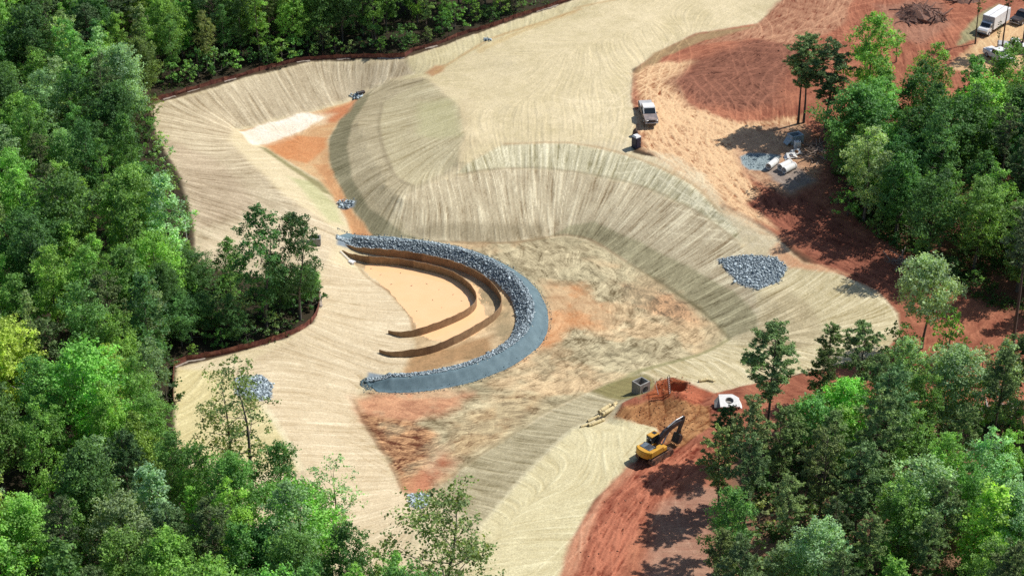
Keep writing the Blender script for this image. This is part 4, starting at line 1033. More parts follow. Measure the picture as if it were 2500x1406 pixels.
# straw mat rolls
def roll(px, py, heading, label, l=2.4, r=.30, group='rolls of straw matting'):
    p = at(px, py); t = empty('straw_roll', (p.x, p.y, p.z+r*.92), R(heading))
    n = 14; vs = []; fs = []
    rr_ = [random.uniform(.9, 1.08) for _ in range(n)]
    xs_ = [-l/2, -l/2+.04, -l/6, l/6, l/2-.04, l/2]
    for k, x in enumerate(xs_):
        for i in range(n):
            a = 2*math.pi*i/n; q = r*rr_[i]*(.93 if k in (0, 5) else 1)*random.uniform(.96, 1.04)
            vs.append((x, math.cos(a)*q, math.sin(a)*q*.92))
    for k in range(5):
        for i in range(n): fs.append((k*n+i, k*n+(i+1) % n, k*n+n+(i+1) % n, k*n+n+i))
    fs += [tuple(reversed(range(n))), tuple(range(5*n, 6*n))]
    MB().add(vs, fs).build('mat_body', M['straw_roll'], t, True)
    for s in (-1, 1):
        MB().tube((s*(l/2), 0, 0), (s*(l/2+.02), 0, 0), r*.45, r*.12, 12).build('roll_core', M['root'], t)
    for x in (-l/3, l/3): MB().tube((x-.03, 0, 0), (x+.03, 0, 0), r*1.05, r*.98, 14).build('binding', M['wood'], t)
    return tag(t, label, 'straw roll', group)
roll(1476, 1001, 47, 'straw mat roll on the far side of the pair by the clay heap')
roll(1487, 1006, 44, 'straw mat roll on the near side of the pair by the clay heap', 2.8, .34)
roll(1500, 989, 60, 'short dark ended straw roll above the pair by the clay heap', .9, .26)
roll(1448, 1024, 40, 'thin straw roll lying alone below the paired straw rolls', 2.0, .2)
roll(1456, 1034, 35, 'yellow straw roll nearest the bright straw crown', 2.6, .24)
roll(1716, 931, 20, 'straw roll lying on the pale slope above the pit', 1.3, .22)
roll(1731, 930, -25, 'straw roll crossing the other small roll above the pit', 1.6, .2)
roll(1428, 1040, 30, 'flattened straw roll at the western end of the row of rolls', 1.4, .16)

# pond skimmer
t = place('pond_skimmer', 858, 644, -35, 'white floating skimmer with pipe at the corner of the pond', 'skimmer', dz=.12)
MB().box((0, 0, .25), (.9, .75, .3), bev=.06).build('float', M['white'], t)
MB().box((.05, -.1, .0), (.7, .6, .3)).build('intake_box', M['grey'], t)
MB().cyl((-.4, .1, .3), (-2.7, .55, 1.05), .09, n=8).build('arm_pipe', M['white'], t)
MB().cyl((-.5, .45, .2), (.5, .45, .2), .1, n=8).build('float_pipe', M['white'], t)
# culvert mouth in the upper basin
t = place('culvert_pipe', 880, 231, 30, 'dark culvert mouth above the tiny riprap outlet', 'pipe')
MB().tube((-.6, 0, .3), (.8, 0, .35), .34, .29, 18).build('pipe_wall', M['black'], t)
MB().tube((-.68, 0, .3), (-.58, 0, .3), .40, .29, 18).build('pipe_rim', M['grey_cover'], t)

# concrete pipes
def pipe(px, py, heading, l, r, label):
    p = at(px, py); t = empty('concrete_pipe', (p.x, p.y, p.z+r), R(heading)); tag(t, label, 'pipe', 'concrete drain pipes')
    MB().tube((-l/2, 0, 0), (l/2, 0, 0), r, r*.80, 28).build('barrel', M['white_concrete'], t)
    MB().tube((l/2-.02, 0, 0), (l/2+.22, 0, 0), r*1.10, r*.92, 28).build('bell_end', M['white_concrete'], t)
    return t
pipe(1884, 408, 55, 2.4, .56, 'single white concrete pipe lying on the gravel heap')
pipe(1915, 411, 44, 2.5, .58, 'white concrete pipe of the pair, the one closer to the lone pipe')
pipe(1925, 418, 44, 2.5, .56, 'white concrete pipe of the pair, the one nearer the trees shade')
# stored precast pieces
t = place('junction_box', 1941, 347, 25, 'blue grey concrete junction box with square opening in tree shade', 'concrete box')
mb = MB(); w, d, h, th = 2.3, 1.7, 1.5, .25
for s in (-1, 1):
    MB().box((s*(w/2-th/2), 0, h/2), (th, d, h), bev=.03).build('side_wall', M['bluegrey'], t)
    MB().box((0, s*(d/2-th/2), h/2), (w-2*th-.004, th, h-.01), bev=.03).build('end_wall', M['bluegrey'], t)
MB().add([(-1.15,-.85,1.0),(-1.15,.85,1.0),(-2.0,.6,.1),(-2.0,-.6,.1),(-1.15,-.85,.8),(-1.15,.85,.8),(-1.9,.6,-.05),(-1.9,-.6,-.05)], [(0,1,2,3),(7,6,5,4),(0,4,5,1),(1,5,6,2),(2,6,7,3),(3,7,4,0)]).build('apron', M['bluegrey'], t)
t = place('concrete_block', 1946, 362, 5, 'pale concrete block standing below the blue grey junction box', 'block')
MB().box((0, 0, .65), (1.05, .9, 1.3), bev=.05).build('block_body', M['white_concrete'], t)
for s in (-.3, .3): MB().tube((s-.05, 0, 1.3), (s+.05, 0, 1.3), .12, .08, 10).build('lifting_eye', M['black'], t)
def flare(px, py, heading, label, ring=None):
    t = place('flared_end_section', px, py, heading, label, 'end section', 'flared concrete end sections')
    m1 = MB(); plate_hole(m1, 1.5, 1.1, .36, .16, Matrix.Translation((0, 0, .45)) @ Matrix.Rotation(R(-62), 4, 'X')); f = m1.build('face_slab', M['white_concrete'], t)
    if ring: MB().tube((0, 0.02, .5), (0, .12, .36), .37, .26, 20).build('pipe_gasket', ring, f)
    for s in (-1, 1):
        MB().add([(s*.75,-.5,.2),(s*.75,.5,.7),(s*1.15,.6,.1),(s*1.15,-.6,0),(s*.70,-.5,.08),(s*.70,.5,.58),(s*1.1,.6,0),(s*1.1,-.6,-.1)], [(0,1,2,3),(7,6,5,4),(0,4,5,1),(1,5,6,2),(2,6,7,3),(3,7,4,0)]).build('wing', M['white_concrete'], t)
flare(1931, 386, 8, 'white flared end section with black hole beside the pipes')
flare(1944, 377, 20, 'white flared end section with an orange ring in its hole', M['orange'])

# portable toilet
t = place('portable_toilet', 1553, 360, 38, 'navy portable toilet with white roof at the edge of the haul road', 'toilet')
MB().box((0, 0, 1.05), (1.15, 1.15, 1.95), bev=.04).build('cabin', M['navy'], t)
MB().box((0, 0, .06), (1.2, 1.2, .12)).build('skid_base', M['black'], t)
d_ = MB().box((0, -.6, 1.05), (.85, .05, 1.75), bev=.02).build('door', M['navy'], t); MB().box((.33, -.64, 1.05), (.06, .04, .16)).build('handle', M['grey'], d_)
MB().add([(-.6,-.6,2.02),(.6,-.6,2.02),(.6,.6,2.02),(-.6,.6,2.02),(-.42,-.42,2.3),(.42,-.42,2.3),(.42,.42,2.3),(-.42,.42,2.3)], [(0,3,2,1),(4,5,6,7),(0,1,5,4),(1,2,6,5),(2,3,7,6),(3,0,4,7)]).build('roof', M['white'], t)
MB().cyl((.38, .38, 2.1), (.38, .38, 2.55), .05, n=8).build('vent_pipe', M['black'], t)
# dark tarp bundle
t = place('tarp_bundle', 1551, 331, 20, 'dark peaked bundle standing behind the portable toilet', 'bundle')
vs = []; n = 9
for z, k in ((0, 1), (.5, .95), (.95, .7), (1.3, .22)):
    for i in range(n):
        a = 2*math.pi*i/n; q = .55*k*random.uniform(.85, 1.12); vs.append((math.cos(a)*q, math.sin(a)*q, z+random.uniform(-.05, .05)*(z > 0)))
fs = [tuple(reversed(range(n))), tuple(range(3*n, 4*n))]+[(k*n+i, k*n+(i+1) % n, k*n+n+(i+1) % n, k*n+n+i) for k in range(3) for i in range(n)]
MB().add(vs, fs).build('tarp', M['stake'], t)
MB().cyl((.1, .1, .9), (.05, .02, 1.55), .04, n=6).build('stake', M['wood'], t)

# vehicles
def wheels(t, xs_, y, r, w=.26):
    for x in xs_:
        for s in (-1, 1):
            wh = MB().cyl((x, s*y-w/2, r), (x, s*y+w/2, r), r, n=18).build('wheel', M['rubber'], t)
            MB().cyl((x, s*(y+w/2+.005)-.01, r), (x, s*(y+w/2+.005)+.01, r), r*.58, n=14).build('rim', M['grey'], wh)
def pickup(px, py, heading, label, paint, roof, bed, flatbed=False, group=None):
    t = place('pickup_truck', px, py, heading, label, 'pickup truck', group); t.scale = (1.12,)*3
    body = MB().prism([(-2.75,.45),(2.6,.45),(2.75,.6),(2.72,.98),(2.5,1.08),(1.2,1.15),(-2.75,1.15)], -.97, .97).build('body', paint, t)
    cab = MB().prism([(-.85,1.152),(1.22,1.152),(.62,1.78),(-.65,1.80)], -.86, .86).build('cab_glass', M['glass'], t)
    MB().prism([(-.72,1.77),(.66,1.77),(.56,1.90),(-.64,1.90)], -.84, .84).build('cab_roof', roof, t)
    for s in (-1, 1):
        for a, b_ in (((-.84,1.15),(-.66,1.8)), ((1.2,1.15),(.63,1.78)), ((.15,1.15),(.1,1.8))):
            MB().cyl((a[0], s*.865, a[1]), (b_[0], s*.84, b_[1]), .05, n=6).build('pillar', roof, cab)
        MB().box((1.0, s*1.05, 1.2), (.12, .2, .16), bev=.03).build('side_mirror', M['black'], t)
        MB().box((2.72, s*.72, .86), (.08, .34, .16), bev=.02).build('headlight', M['lamp'], t)
        MB().box((-2.76, s*.84, .92), (.05, .18, .3)).build('tail_light', M['orange'], t)
    MB().box((-1.8, 0, 1.2), (1.85, 1.86, .1), bev=.03).build('bed_cover', bed, t)
    MB().box((2.76, 0, .78), (.06, 1.0, .28)).build('grille', M['black'], t)
    MB().box((2.8, 0, .52), (.12, 1.9, .18), bev=.04).build('bumper', M['grey'], t)
    wheels(t, (-1.75, 1.75), .86, .40)
    return t
pickup(1582, 286, -84, 'dusty pickup truck with white roof and grey bed cover by the haul road', M['dusty'], M['white'], M['grey']).scale = (1.38, 1.2, 1.2)
pickup(2476, 124, -10, 'white pickup truck half hidden behind the trees by the sandy track', M['white'], M['white'], M['grey'])
pickup(2437, 146, -60, 'white pickup truck peeking out just above the tree crowns', M['white'], M['white'], M['white'])
pickup(2496, 52, 228, 'dark pickup truck in the shade beside the box truck', M['black'], M['black'], M['black'])
t = place('box_truck', 2421, 74, 231, 'white box truck parked on the sandy track by the brush piles', 'box truck')
vb = MB().box((-1.3, 0, 2.15), (6.4, 2.5, 2.5), bev=.05).build('van_body', M['white'], t)
MB().box((1.915, 0, 2.2), (.05, 2.3, 2.3)).build('front_shade_panel', M['grey'], vb)  # grey sheet paints in the shade on the van body's front face
MB().box((-1.3, 0, 3.43), (6.2, .12, .05)).build('roof_rib', M['grey'], vb)
for k in range(8): MB().box((-4.1+.8*k, -1.262, 2.15), (.05, .02, 2.3)).build('side_rib', M['white'], vb)
cabp = MB().prism([(2.05,.6),(3.95,.6),(4.05,1.2),(3.75,1.45),(3.0,1.6),(2.6,2.25),(2.05,2.3)], -1.0, 1.0).build('cab', M['white'], t)
MB().add([(3.03,-.9,1.62),(3.03,.9,1.62),(2.65,.85,2.2),(2.65,-.85,2.2),(3.06,-.9,1.64),(3.06,.9,1.64),(2.68,.85,2.23),(2.68,-.85,2.23)], [(0,1,2,3),(7,6,5,4),(0,4,5,1),(1,5,6,2),(2,6,7,3),(3,7,4,0)]).build('windshield', M['glass'], cabp)
for s in (-1, 1):
    MB().box((2.55, s*1.005, 1.75), (.6, .02, .5)).build('side_window', M['glass'], cabp)
    MB().box((4.02, s*.7, 1.0), (.08, .36, .18)).build('headlight', M['lamp'], cabp)
MB().box((-.4, 0, .75), (8.0, .9, .25)).build('chassis', M['black'], t)
MB().box((4.08, 0, .62), (.14, 2.1, .22), bev=.04).build('bumper', M['black'], t)
wheels(t, (-3.2, 3.1), .95, .46)

# ------------------------------------------------------------------ brush piles
def bent_tube(mb, p, d, l, r0, r1, bend, rnd, n=5, seg=4):
    p = Vector(p); d = Vector(d).normalized(); rings = []
    for k in range(seg+1):
        rings.append((p.copy(), d.copy(), r0+(r1-r0)*k/seg))
        p = p+d*l/seg; d = (d+Vector((rnd.gauss(0, bend), rnd.gauss(0, bend), rnd.gauss(0, bend)))).normalized()
    vs = []; fs = []
    for q, dd, r in rings:
        qt = dd.to_track_quat('Z', 'Y')
        for i in range(n):
            a = 2*math.pi*i/n; vs.append(q+qt @ Vector((math.cos(a)*r, math.sin(a)*r, 0)))
    for k in range(seg):
        for i in range(n): fs.append((k*n+i, k*n+(i+1) % n, k*n+n+(i+1) % n, k*n+n+i))
    fs += [tuple(reversed(range(n))), tuple(range(seg*n, seg*n+n))]
    mb.add(vs, fs); return rings[-1][0]
def brush(pts, label, nlog, ntwig, h, mat, seed, big=.13, mound=None):
    P = wl(pts); c = P.mean(0); r = random.Random(seed); ext = np.abs(P-c).max(0)
    t = empty('brush_pile', (c[0], c[1], gz(*c))); tag(t, label, 'brush pile')
    b0 = t.location
    def spot():
        while True:
            x = c[0]+r.uniform(-1, 1)*ext[0]; y = c[1]+r.uniform(-1, 1)*ext[1]
            d = float(poly_sdf(np.array([x]), np.array([y]), P)[0])
            if d < 0: return x, y, min(1, -d/min(ext)*1.2)
    if mound is not None:
        n = 16; vs = [(0, 0, h*.7)]
        for k, q in enumerate((.45, .8, 1.05)):
            for i in range(n):
                a = 2*math.pi*i/n; x = math.cos(a)*ext[0]*q*r.uniform(.8, 1.1); y = math.sin(a)*ext[1]*q*r.uniform(.8, 1.1)
                vs.append((x, y, gz(c[0]+x, c[1]+y)-b0.z+(h*.6*r.uniform(.6, 1.1), h*.35*r.uniform(.4, 1.1), -.1)[k]))
        fs = [(0, 1+i, 1+(i+1) % n) for i in range(n)]+[(1+k*n+i, 1+k*n+n+i, 1+k*n+n+(i+1) % n, 1+k*n+(i+1) % n) for k in range(2) for i in range(n)]
        MB().add(vs, fs).build('earth_core', mound, t)
    for k in range(nlog):
        x, y, e = spot(); m_ = MB(); z = gz(x, y)-b0.z+r.uniform(.05, h)*e
        a = r.uniform(0, 6.28); up = r.uniform(-.1, .45)
        l = r.uniform(1.2, 3.2); bent_tube(m_, (x-b0.x, y-b0.y, z), (math.cos(a), math.sin(a), up), l, big*r.uniform(.6, 1.3), big*.45, .12, r)
        m_.build('log', mat, t)
    m_ = MB()
    for k in range(ntwig):
        x, y, e = spot(); a = r.uniform(0, 6.28)
        bent_tube(m_, (x-b0.x, y-b0.y, gz(x, y)-b0.z+r.uniform(0, h)*e), (math.cos(a), math.sin(a), r.uniform(-.2, .8)), r.uniform(.6, 1.8), .045, .015, .3, r, 4, 3)
    o = m_.build('twigs', mat, t); o['kind'] = 'stuff'
brush([(1955,385),(1980,352),(2010,350),(2020,380),(1990,400)], 'grey brush pile of roots and branches behind the stored pipes', 26, 150, 1.2, M['root'], 3)
brush([(2185,36),(2215,18),(2260,22),(2305,38),(2312,52),(2260,58),(2210,54)], 'long dark heap of uprooted stumps and branches on red clay', 40, 420, 2.6, M['darkroot'], 4, .22, M['darkroot'])
brush([(2300,4),(2330,-14),(2370,-12),(2385,2),(2340,8)], 'second dark stump heap cut by the top of the view', 20, 140, 1.6, M['darkroot'], 5, .2, M['darkroot'])
brush([(2165,640),(2190,628),(2230,638),(2225,650),(2180,648)], 'low scatter of grey logs at the shaded bend of the red road', 12, 50, .5, M['root'], 6, .12)
brush([(2380,980),(2430,965),(2500,985),(2480,1010),(2400,1005)], 'fallen grey logs lying in the open pine woods', 10, 40, .4, M['deadwood'], 7, .13)

# ------------------------------------------------------------------ trees
def leaf_mat(name, trans=.38, rough=.55, spec=.22):
    m, nt, b = new_mat(name); L = nt.links
    oi = nd(nt, 'ShaderNodeObjectInfo'); a = nd(nt, 'ShaderNodeAttribute', attribute_name='tint')
    mr = nd(nt, 'ShaderNodeMapRange'); mr.inputs['To Min'].default_value = .55; mr.inputs['To Max'].default_value = 1.5; L.new(a.outputs['Fac'], mr.inputs['Value'])
    vm = nd(nt, 'ShaderNodeVectorMath', operation='SCALE'); L.new(oi.outputs['Color'], vm.inputs[0]); L.new(mr.outputs['Result'], vm.inputs['Scale'])
    # young leaf tips lean to yellow
    mx = nd(nt, 'ShaderNodeMix', data_type='RGBA', blend_type='MULTIPLY'); mx.inputs['B'].default_value = (1.10, 1.05, .82, 1)
    L.new(vm.outputs[0], mx.inputs['A']); L.new(a.outputs['Fac'], mx.inputs['Factor'])
    L.new(mx.outputs['Result'], b.inputs['Base Color']); b.inputs['Roughness'].default_value = rough; b.inputs['Specular IOR Level'].default_value = spec
    tr = nd(nt, 'ShaderNodeBsdfTranslucent')
    m2 = nd(nt, 'ShaderNodeMix', data_type='RGBA', blend_type='MULTIPLY'); m2.inputs['Factor'].default_value = 1; m2.inputs['B'].default_value = (1.35, 1.3, .55, 1)
    L.new(mx.outputs['Result'], m2.inputs['A']); L.new(m2.outputs['Result'], tr.inputs['Color'])
    ms = nd(nt, 'ShaderNodeMixShader'); ms.inputs[0].default_value = trans
    L.new(b.outputs[0], ms.inputs[1]); L.new(tr.outputs[0], ms.inputs[2]); L.new(ms.outputs[0], nt.nodes['Material Output'].inputs['Surface'])
    return m
M['leaf'] = leaf_mat('broad_leaf'); M['needle'] = leaf_mat('pine_needle', .15, .6, .2)

def leaves_mesh(name, c, outd, size, aspect, tint, r, mat, upb=.55, rnd_=.8):
    n = len(c)
    nrm = outd*.55+np.array([0, 0, upb])+r.normal(0, rnd_, (n, 3)); nrm /= np.linalg.norm(nrm, axis=1)[:, None]+1e-9
    t = np.cross(nrm, r.normal(0, 1, (n, 3))); t /= np.linalg.norm(t, axis=1)[:, None]+1e-9; bt = np.cross(nrm, t)
    s = size*np.exp(r.normal(0, .25, n)); l = (s*.5)[:, None]; w = (s*.5*aspect)[:, None]
    v = np.stack([c-t*l, c+bt*w+t*l*.1-nrm*l*.15, c+t*l, c-bt*w+t*l*.1-nrm*l*.15], 1).reshape(-1, 3)
    f = np.arange(4*n).reshape(n, 4)
    return np_mesh(name, v, f, mat, False, {'tint': ('FLOAT', 'POINT', np.repeat(tint, 4))})
def trunk_mesh(name, h, r0, limbs, seed, mat, top=.85, bend=.05):
    rd = random.Random(seed); mb = MB()
    p = Vector((0, 0, -.3)); d = Vector((rd.gauss(0, .03), rd.gauss(0, .03), 1)).normalized(); seg = 7; pts = []
    H_ = h*top+.3
    for k in range(seg+1):
        pts.append(p.copy()); p = p+d*H_/seg; d = (d+Vector((rd.gauss(0, bend), rd.gauss(0, bend), .06))).normalized()
    def rad(z): return max(.035, r0*(1-.86*min(1, max(0, z)/(h*top))))*(1.25 if z < .3 else 1)
    n = 7; vs = []; fs = []
    for q in pts:
        rr_ = rad(q.z)
        for i in range(n): a = 2*math.pi*i/n; vs.append((q.x+math.cos(a)*rr_, q.y+math.sin(a)*rr_, q.z))
    for k in range(seg):
        for i in range(n): fs.append((k*n+i, k*n+(i+1) % n, k*n+n+(i+1) % n, k*n+n+i))
    fs.append(tuple(range(seg*n, seg*n+n))); mb.add(vs, fs)
    def axis(z):
        t = min(max((z+.3)/(pts[-1].z+.3), 0), .999)*seg; k = int(t); return pts[k].lerp(pts[k+1], t-k)
    for q in limbs:
        q = Vector(q); hz = math.hypot(q.x, q.y); zs = max(h*.12, min(q.z-hz*.55, h*top*.95)); a = axis(zs); r1 = rad(zs)*.5
        mid = a.lerp(q, .5)+Vector((rd.gauss(0, .15), rd.gauss(0, .15), -.12*hz*.3))
        mb.cyl(a, mid, r1, r1*.62, 5, caps=False); mb.cyl(mid, q, r1*.62, .02, 5, caps=False)
    me = bpy.data.meshes.new(name); me.from_pydata([tuple(v) for v in mb.v], [], mb.f); me.update(); me.materials.append(mat)
    for pl in me.polygons: pl.use_smooth = True
    return me
PROFS = {
 'round': lambda t: math.sin(math.pi*min(1, .14+t*.86))**.55,
 'tall': lambda t: (1-t)**.6*.95+.08 if t > .25 else .55+1.2*t,
 'oval': lambda t: math.sin(math.pi*(.1+.86*t))**.8,
 'top': lambda t: math.sin(math.pi*(.05+.9*t**.75))**.7,
}
def hardwood(seed, h, R_, z0, prof, nl, nsub, nleaf, leaf, lobe=(.9, 1.6), aspect=.75, keep=1.0):
    r = np.random.default_rng(seed); C_, O_, T_ = [], [], []; limbs = []; ga = r.uniform(0, 6)
    for i in range(nl):
        t = (i+.5)/nl; t = min(1, max(0, t+r.normal(0, .03))); z = z0+(h-z0)*t
        pr = PROFS[prof](t); rr_ = R_*pr*math.sqrt(r.uniform(.12, 1))*r.uniform(.75, 1.08); a = ga+i*2.39996+r.normal(0, .35)
        lr = r.uniform(*lobe)*(.62+.5*pr)*R_/3.5
        c = np.array([math.cos(a)*rr_, math.sin(a)*rr_, min(z, h-lr*.6)]); limbs.append(tuple(c))
        ltint = r.normal(0, .14)
        ns = max(3, int(nsub*(lr/1.2)**1.6*r.uniform(.75, 1.2)))
        d = r.normal(0, 1, (ns, 3)); d[:, 2] = d[:, 2]*.9+.25; d /= np.linalg.norm(d, axis=1)[:, None]
        sc = c+d*lr*np.array([1, 1, .72])*(r.uniform(.45, 1.25, (ns, 1)))
        for k in range(ns):
            if r.random() > keep: continue
            m = int(nleaf*r.uniform(.6, 1.3)); q = sc[k]+r.normal(0, .21*lr**.5, (m, 3))*np.array([1, 1, .75])
            C_.append(q); o = q-np.array([0, 0, z0+(h-z0)*.35]); o = o/(np.linalg.norm(o, axis=1)[:, None]+1e-6)*.5+d[k]*.6; O_.append(o)
            T_.append(np.clip(.45+ltint+r.normal(0, .18)+r.normal(0, .16, m), 0, 1))
    C_, O_, T_ = np.concatenate(C_), np.concatenate(O_), np.concatenate(T_)
    cm = leaves_mesh('crown', C_, O_, leaf, aspect, T_, r, M['leaf'])
    tm = trunk_mesh('trunk', h, .012*h+.05, limbs[::1 if nl < 30 else 2], seed, M['bark'], .82)
    return tm, cm
def pine(seed, h, R_, z0f, nw, ntuft=8, dens=1.0, top='dome'):
    r = np.random.default_rng(seed); C_, O_, T_ = [], [], []; limbs = []; z0 = h*z0f
    for w in range(nw):
        t = w/(nw-1); z = z0+(h*.985-z0)*t
        ln = R_*(math.sin(math.pi*(.12+.80*t))**.8 if top == 'dome' else (1-t)**.8+.08)
        if t < .25: ln *= r.uniform(.3, 1.0)
        for k in range(int(r.integers(3, 6))):
            a = r.uniform(0, 6.283); l = ln*r.uniform(.6, 1.1)
            tip = np.array([math.cos(a)*l, math.sin(a)*l, z+l*r.uniform(.0, .35)]); limbs.append(tuple(tip))
            bt = r.normal(0, .15)
            for q in range(max(2, int(ntuft*l/2.2))):
                f = r.uniform(.35, 1.02); c = np.array([tip[0]*f, tip[1]*f, z+(tip[2]-z)*f])+r.normal(0, .22, 3)*np.array([1, 1, .6])
                m = int(20*dens*r.uniform(.7, 1.3)); d = r.normal(0, 1, (m, 3)); d[:, 2] = np.abs(d[:, 2])*.8; d /= np.linalg.norm(d, axis=1)[:, None]
                C_.append(c+d*r.uniform(.08, .34, (m, 1))); O_.append(d); T_.append(np.clip(.42+bt+r.normal(0, .18, m), 0, 1))
    C_, O_, T_ = np.concatenate(C_), np.concatenate(O_), np.concatenate(T_)
    cm = leaves_mesh('crown', C_, O_, .36, .32, T_, r, M['needle'], .2, .9)
    tm = trunk_mesh('trunk', h, .0095*h+.04, limbs, seed, M['pinebark'], .95, .02)
    return tm, cm
HARD = [hardwood(100, 15, 3.7, 3.2, 'round', 28, 14, 24, .27), hardwood(101, 17, 3.6, 3.5, 'oval', 32, 13, 24, .27), hardwood(102, 18, 3.0, 3.4, 'tall', 32, 13, 23, .27, (.8, 1.4)),
        hardwood(103, 14, 4.2, 2.6, 'round', 32, 13, 24, .27, (1.0, 1.8)), hardwood(104, 16, 3.3, 2.4, 'oval', 30, 12, 23, .27), hardwood(105, 13, 3.4, 1.8, 'tall', 28, 14, 24, .27),
        hardwood(106, 19, 3.5, 4.5, 'oval', 34, 11, 23, .27), hardwood(107, 15, 4.0, 3.5, 'round', 26, 15, 25, .27, (1.2, 2.0))]
SPARSE = [hardwood(120, 17, 3.8, 4.0, 'oval', 38, 10, 10, .28, (.7, 1.25), .7), hardwood(121, 20, 3.5, 5, 'oval', 44, 10, 10, .28, (.7, 1.2), .7), hardwood(122, 15, 4.6, 2.2, 'round', 48, 11, 10, .29, (.7, 1.3), .65)]
LONE = [hardwood(130, 15, 4.4, 6.2, 'top', 34, 14, 14, .34, (.9, 1.5)), hardwood(131, 20, 4.4, 5.0, 'round', 44, 16, 18, .28, (.8, 1.3)), hardwood(132, 17, 4.0, 4.5, 'round', 36, 15, 18, .28, (.8, 1.3))]
PINE = [pine(140, 18, 3.2, .42, 19), pine(141, 20, 3.6, .45, 20), pine(142, 16, 3.3, .30, 20, 7), pine(143, 15, 3.4, .22, 20, 7, 1.1), pine(144, 21, 3.0, .55, 15)]
THINP = [pine(150, 19, 1.9, .5, 11, 3, .6), pine(151, 20, 2.0, .6, 9, 3, .7)]
SHRUB = [hardwood(160, 4.5, 2.2, .5, 'round', 14, 14, 14, .28, (.7, 1.1)), hardwood(161, 3.2, 1.7, .2, 'round', 10, 13, 13, .26, (.6, 1.0)), hardwood(162, 6.5, 2.2, .9, 'oval', 18, 13, 14, .29, (.8, 1.2)), hardwood(163, 6, 1.7, 1.5, 'oval', 14, 6, 8, .28, (.6, 1.0))]
TONES = {
 'darkest green': (.022, .062, .017),  # deepest leaf colour, for the two dark trees on the point
 'deep green': (.031, .085, .022), 'mid green': (.053, .125, .026), 'fresh green': (.080, .175, .028), 'yellow green': (.118, .190, .030),
 'pale grey green': (.105, .176, .082), 'olive green': (.076, .118, .036), 'pine': (.072, .115, .038), 'dark pine': (.044, .074, .027), 'bright lime': (.165, .235, .025)}
def tree(name, proto, x, y, h, tone, label, cat='tree', group=None, rz=None, width=1.0, href=None):
    tm, cm = proto
    href = href or max(v.co.z for v in cm.vertices) if 'h' not in cm else cm['h']
    s = h/href; z = gz(x, y)
    t = empty(name, (x, y, z-.05), random.uniform(0, 6.283) if rz is None else rz)
    t.scale = (s*width, s*width, s)
    put('trunk', tm, t); c = put('crown', cm, t)
    col = TONES[tone]; j = [random.gauss(1, .10) for _ in range(3)]; g_ = random.gauss(1, .14)
    g_ *= 2.8; cc = np.array([col[0]*j[0]*g_, col[1]*g_*(1+.3*(j[1]-1)), col[2]*j[2]*g_]); lu = float(cc @ np.array([.2126, .7152, .0722])); cc = lu+(cc-lu)*.87; c.color = (*[float(q_) for q_ in cc], 1)
    tag(t, label, cat, group)
    TREES.append((x, y, h)); return t
for pr in HARD+SPARSE+LONE+PINE+THINP+SHRUB:
    co = np.empty(len(pr[1].vertices)*3, np.float32); pr[1].vertices.foreach_get('co', co); pr[1]['h'] = float(co[2::3].max())
TREES = []
def hero(kind, i, px, py, h, tone, label, name='hardwood_tree', width=1.0, rz=None):
    p = at(px, py); return tree(name, kind[i], p.x, p.y, h, tone, label, 'tree' if name != 'shrub' else 'shrub', None, rz, width)
hero(HARD, 6, 650, 800, 20.5, 'darkest green', 'tall dark tree standing on the wooded point by the pond', width=1.0)
hero(LONE, 1, 732, 780, 18.0, 'darkest green', 'dark tree with bare lower trunk at the tip of the wooded point', width=.95)
hero(LONE, 0, 2250, 850, 15.5, 'pale grey green', 'lone pale tree with forked bare trunk beside the eastern clay road')
hero(SHRUB, 2, 2312, 880, 8.5, 'fresh green', 'bright green small tree next to the lone pale tree')
hero(PINE, 1, 1868, 1108, 20.5, 'pine', 'tallest pine with bare trunk behind the white headwall', 'pine_tree', 1.2)
hero(PINE, 0, 2016, 975, 12.5, 'pine', 'slim pine between the tallest pine and the dense pair', 'pine_tree')
hero(PINE, 3, 2090, 1010, 15.0, 'pine', 'bushy pine with green base east of the slim pine', 'pine_tree')
hero(PINE, 1, 1948, 303, 16.5, 'pine', 'pine with bare trunk leading the group above the stored pipes', 'pine_tree', 1.2)
hero(PINE, 0, 1962, 300, 16.8, 'pine', 'second bare pine trunk close beside the leading pine', 'pine_tree', 1.2)
hero(PINE, 2, 2014, 318, 17.0, 'pine', 'dense dark pine just east of the two bare pines', 'pine_tree', 1.3)
hero(HARD, 1, 2114, 300, 20.5, 'fresh green', 'tall loose green tree rising highest above the eastern woods')
hero(SHRUB, 3, 2188, 152, 6.5, 'olive green', 'small thin tree alone on the red clay', 'sapling_tree')
hero(THINP, 0, 2381, 108, 13.0, 'pine', 'spindly pine trunk in front of the brush piles', 'pine_tree')
hero(THINP, 1, 2446, 128, 15.5, 'dark pine', 'spindly pine passing in front of the white box truck', 'pine_tree')
hero(THINP, 0, 2432, 132, 6.5, 'olive green', 'short wispy pine by the sandy track', 'pine_tree')
hero(PINE, 4, 2494, 120, 17.5, 'dark pine', 'dark pine at the edge of view beside the box truck', 'pine_tree')
hero(PINE, 4, 2472, 850, 24.0, 'dark pine', 'very tall pine with long bare trunk over the shaded red track', 'pine_tree', 1.1)
hero(SPARSE, 0, 566, 1190, 18.5, 'olive green', 'thin see-through tree in front of the square riprap pad')
hero(SPARSE, 1, 614, 1260, 24.0, 'olive green', 'taller see-through tree with straight dark trunk on the straw bank')
hero(LONE, 2, 690, 1300, 14.0, 'deep green', 'dark round topped tree below the see-through trees')
hero(SPARSE, 0, 824, 1370, 15.5, 'pale grey green', 'wispy grey green tree at the edge of the straw bank')
hero(SPARSE, 2, 1085, 1500, 18.5, 'olive green', 'spreading sparse tree in front of the riprap plug', width=1.15)
hero(HARD, 3, 742, 1420, 14.5, 'fresh green', 'bright dense round tree under the wispy grey green tree', width=1.1)
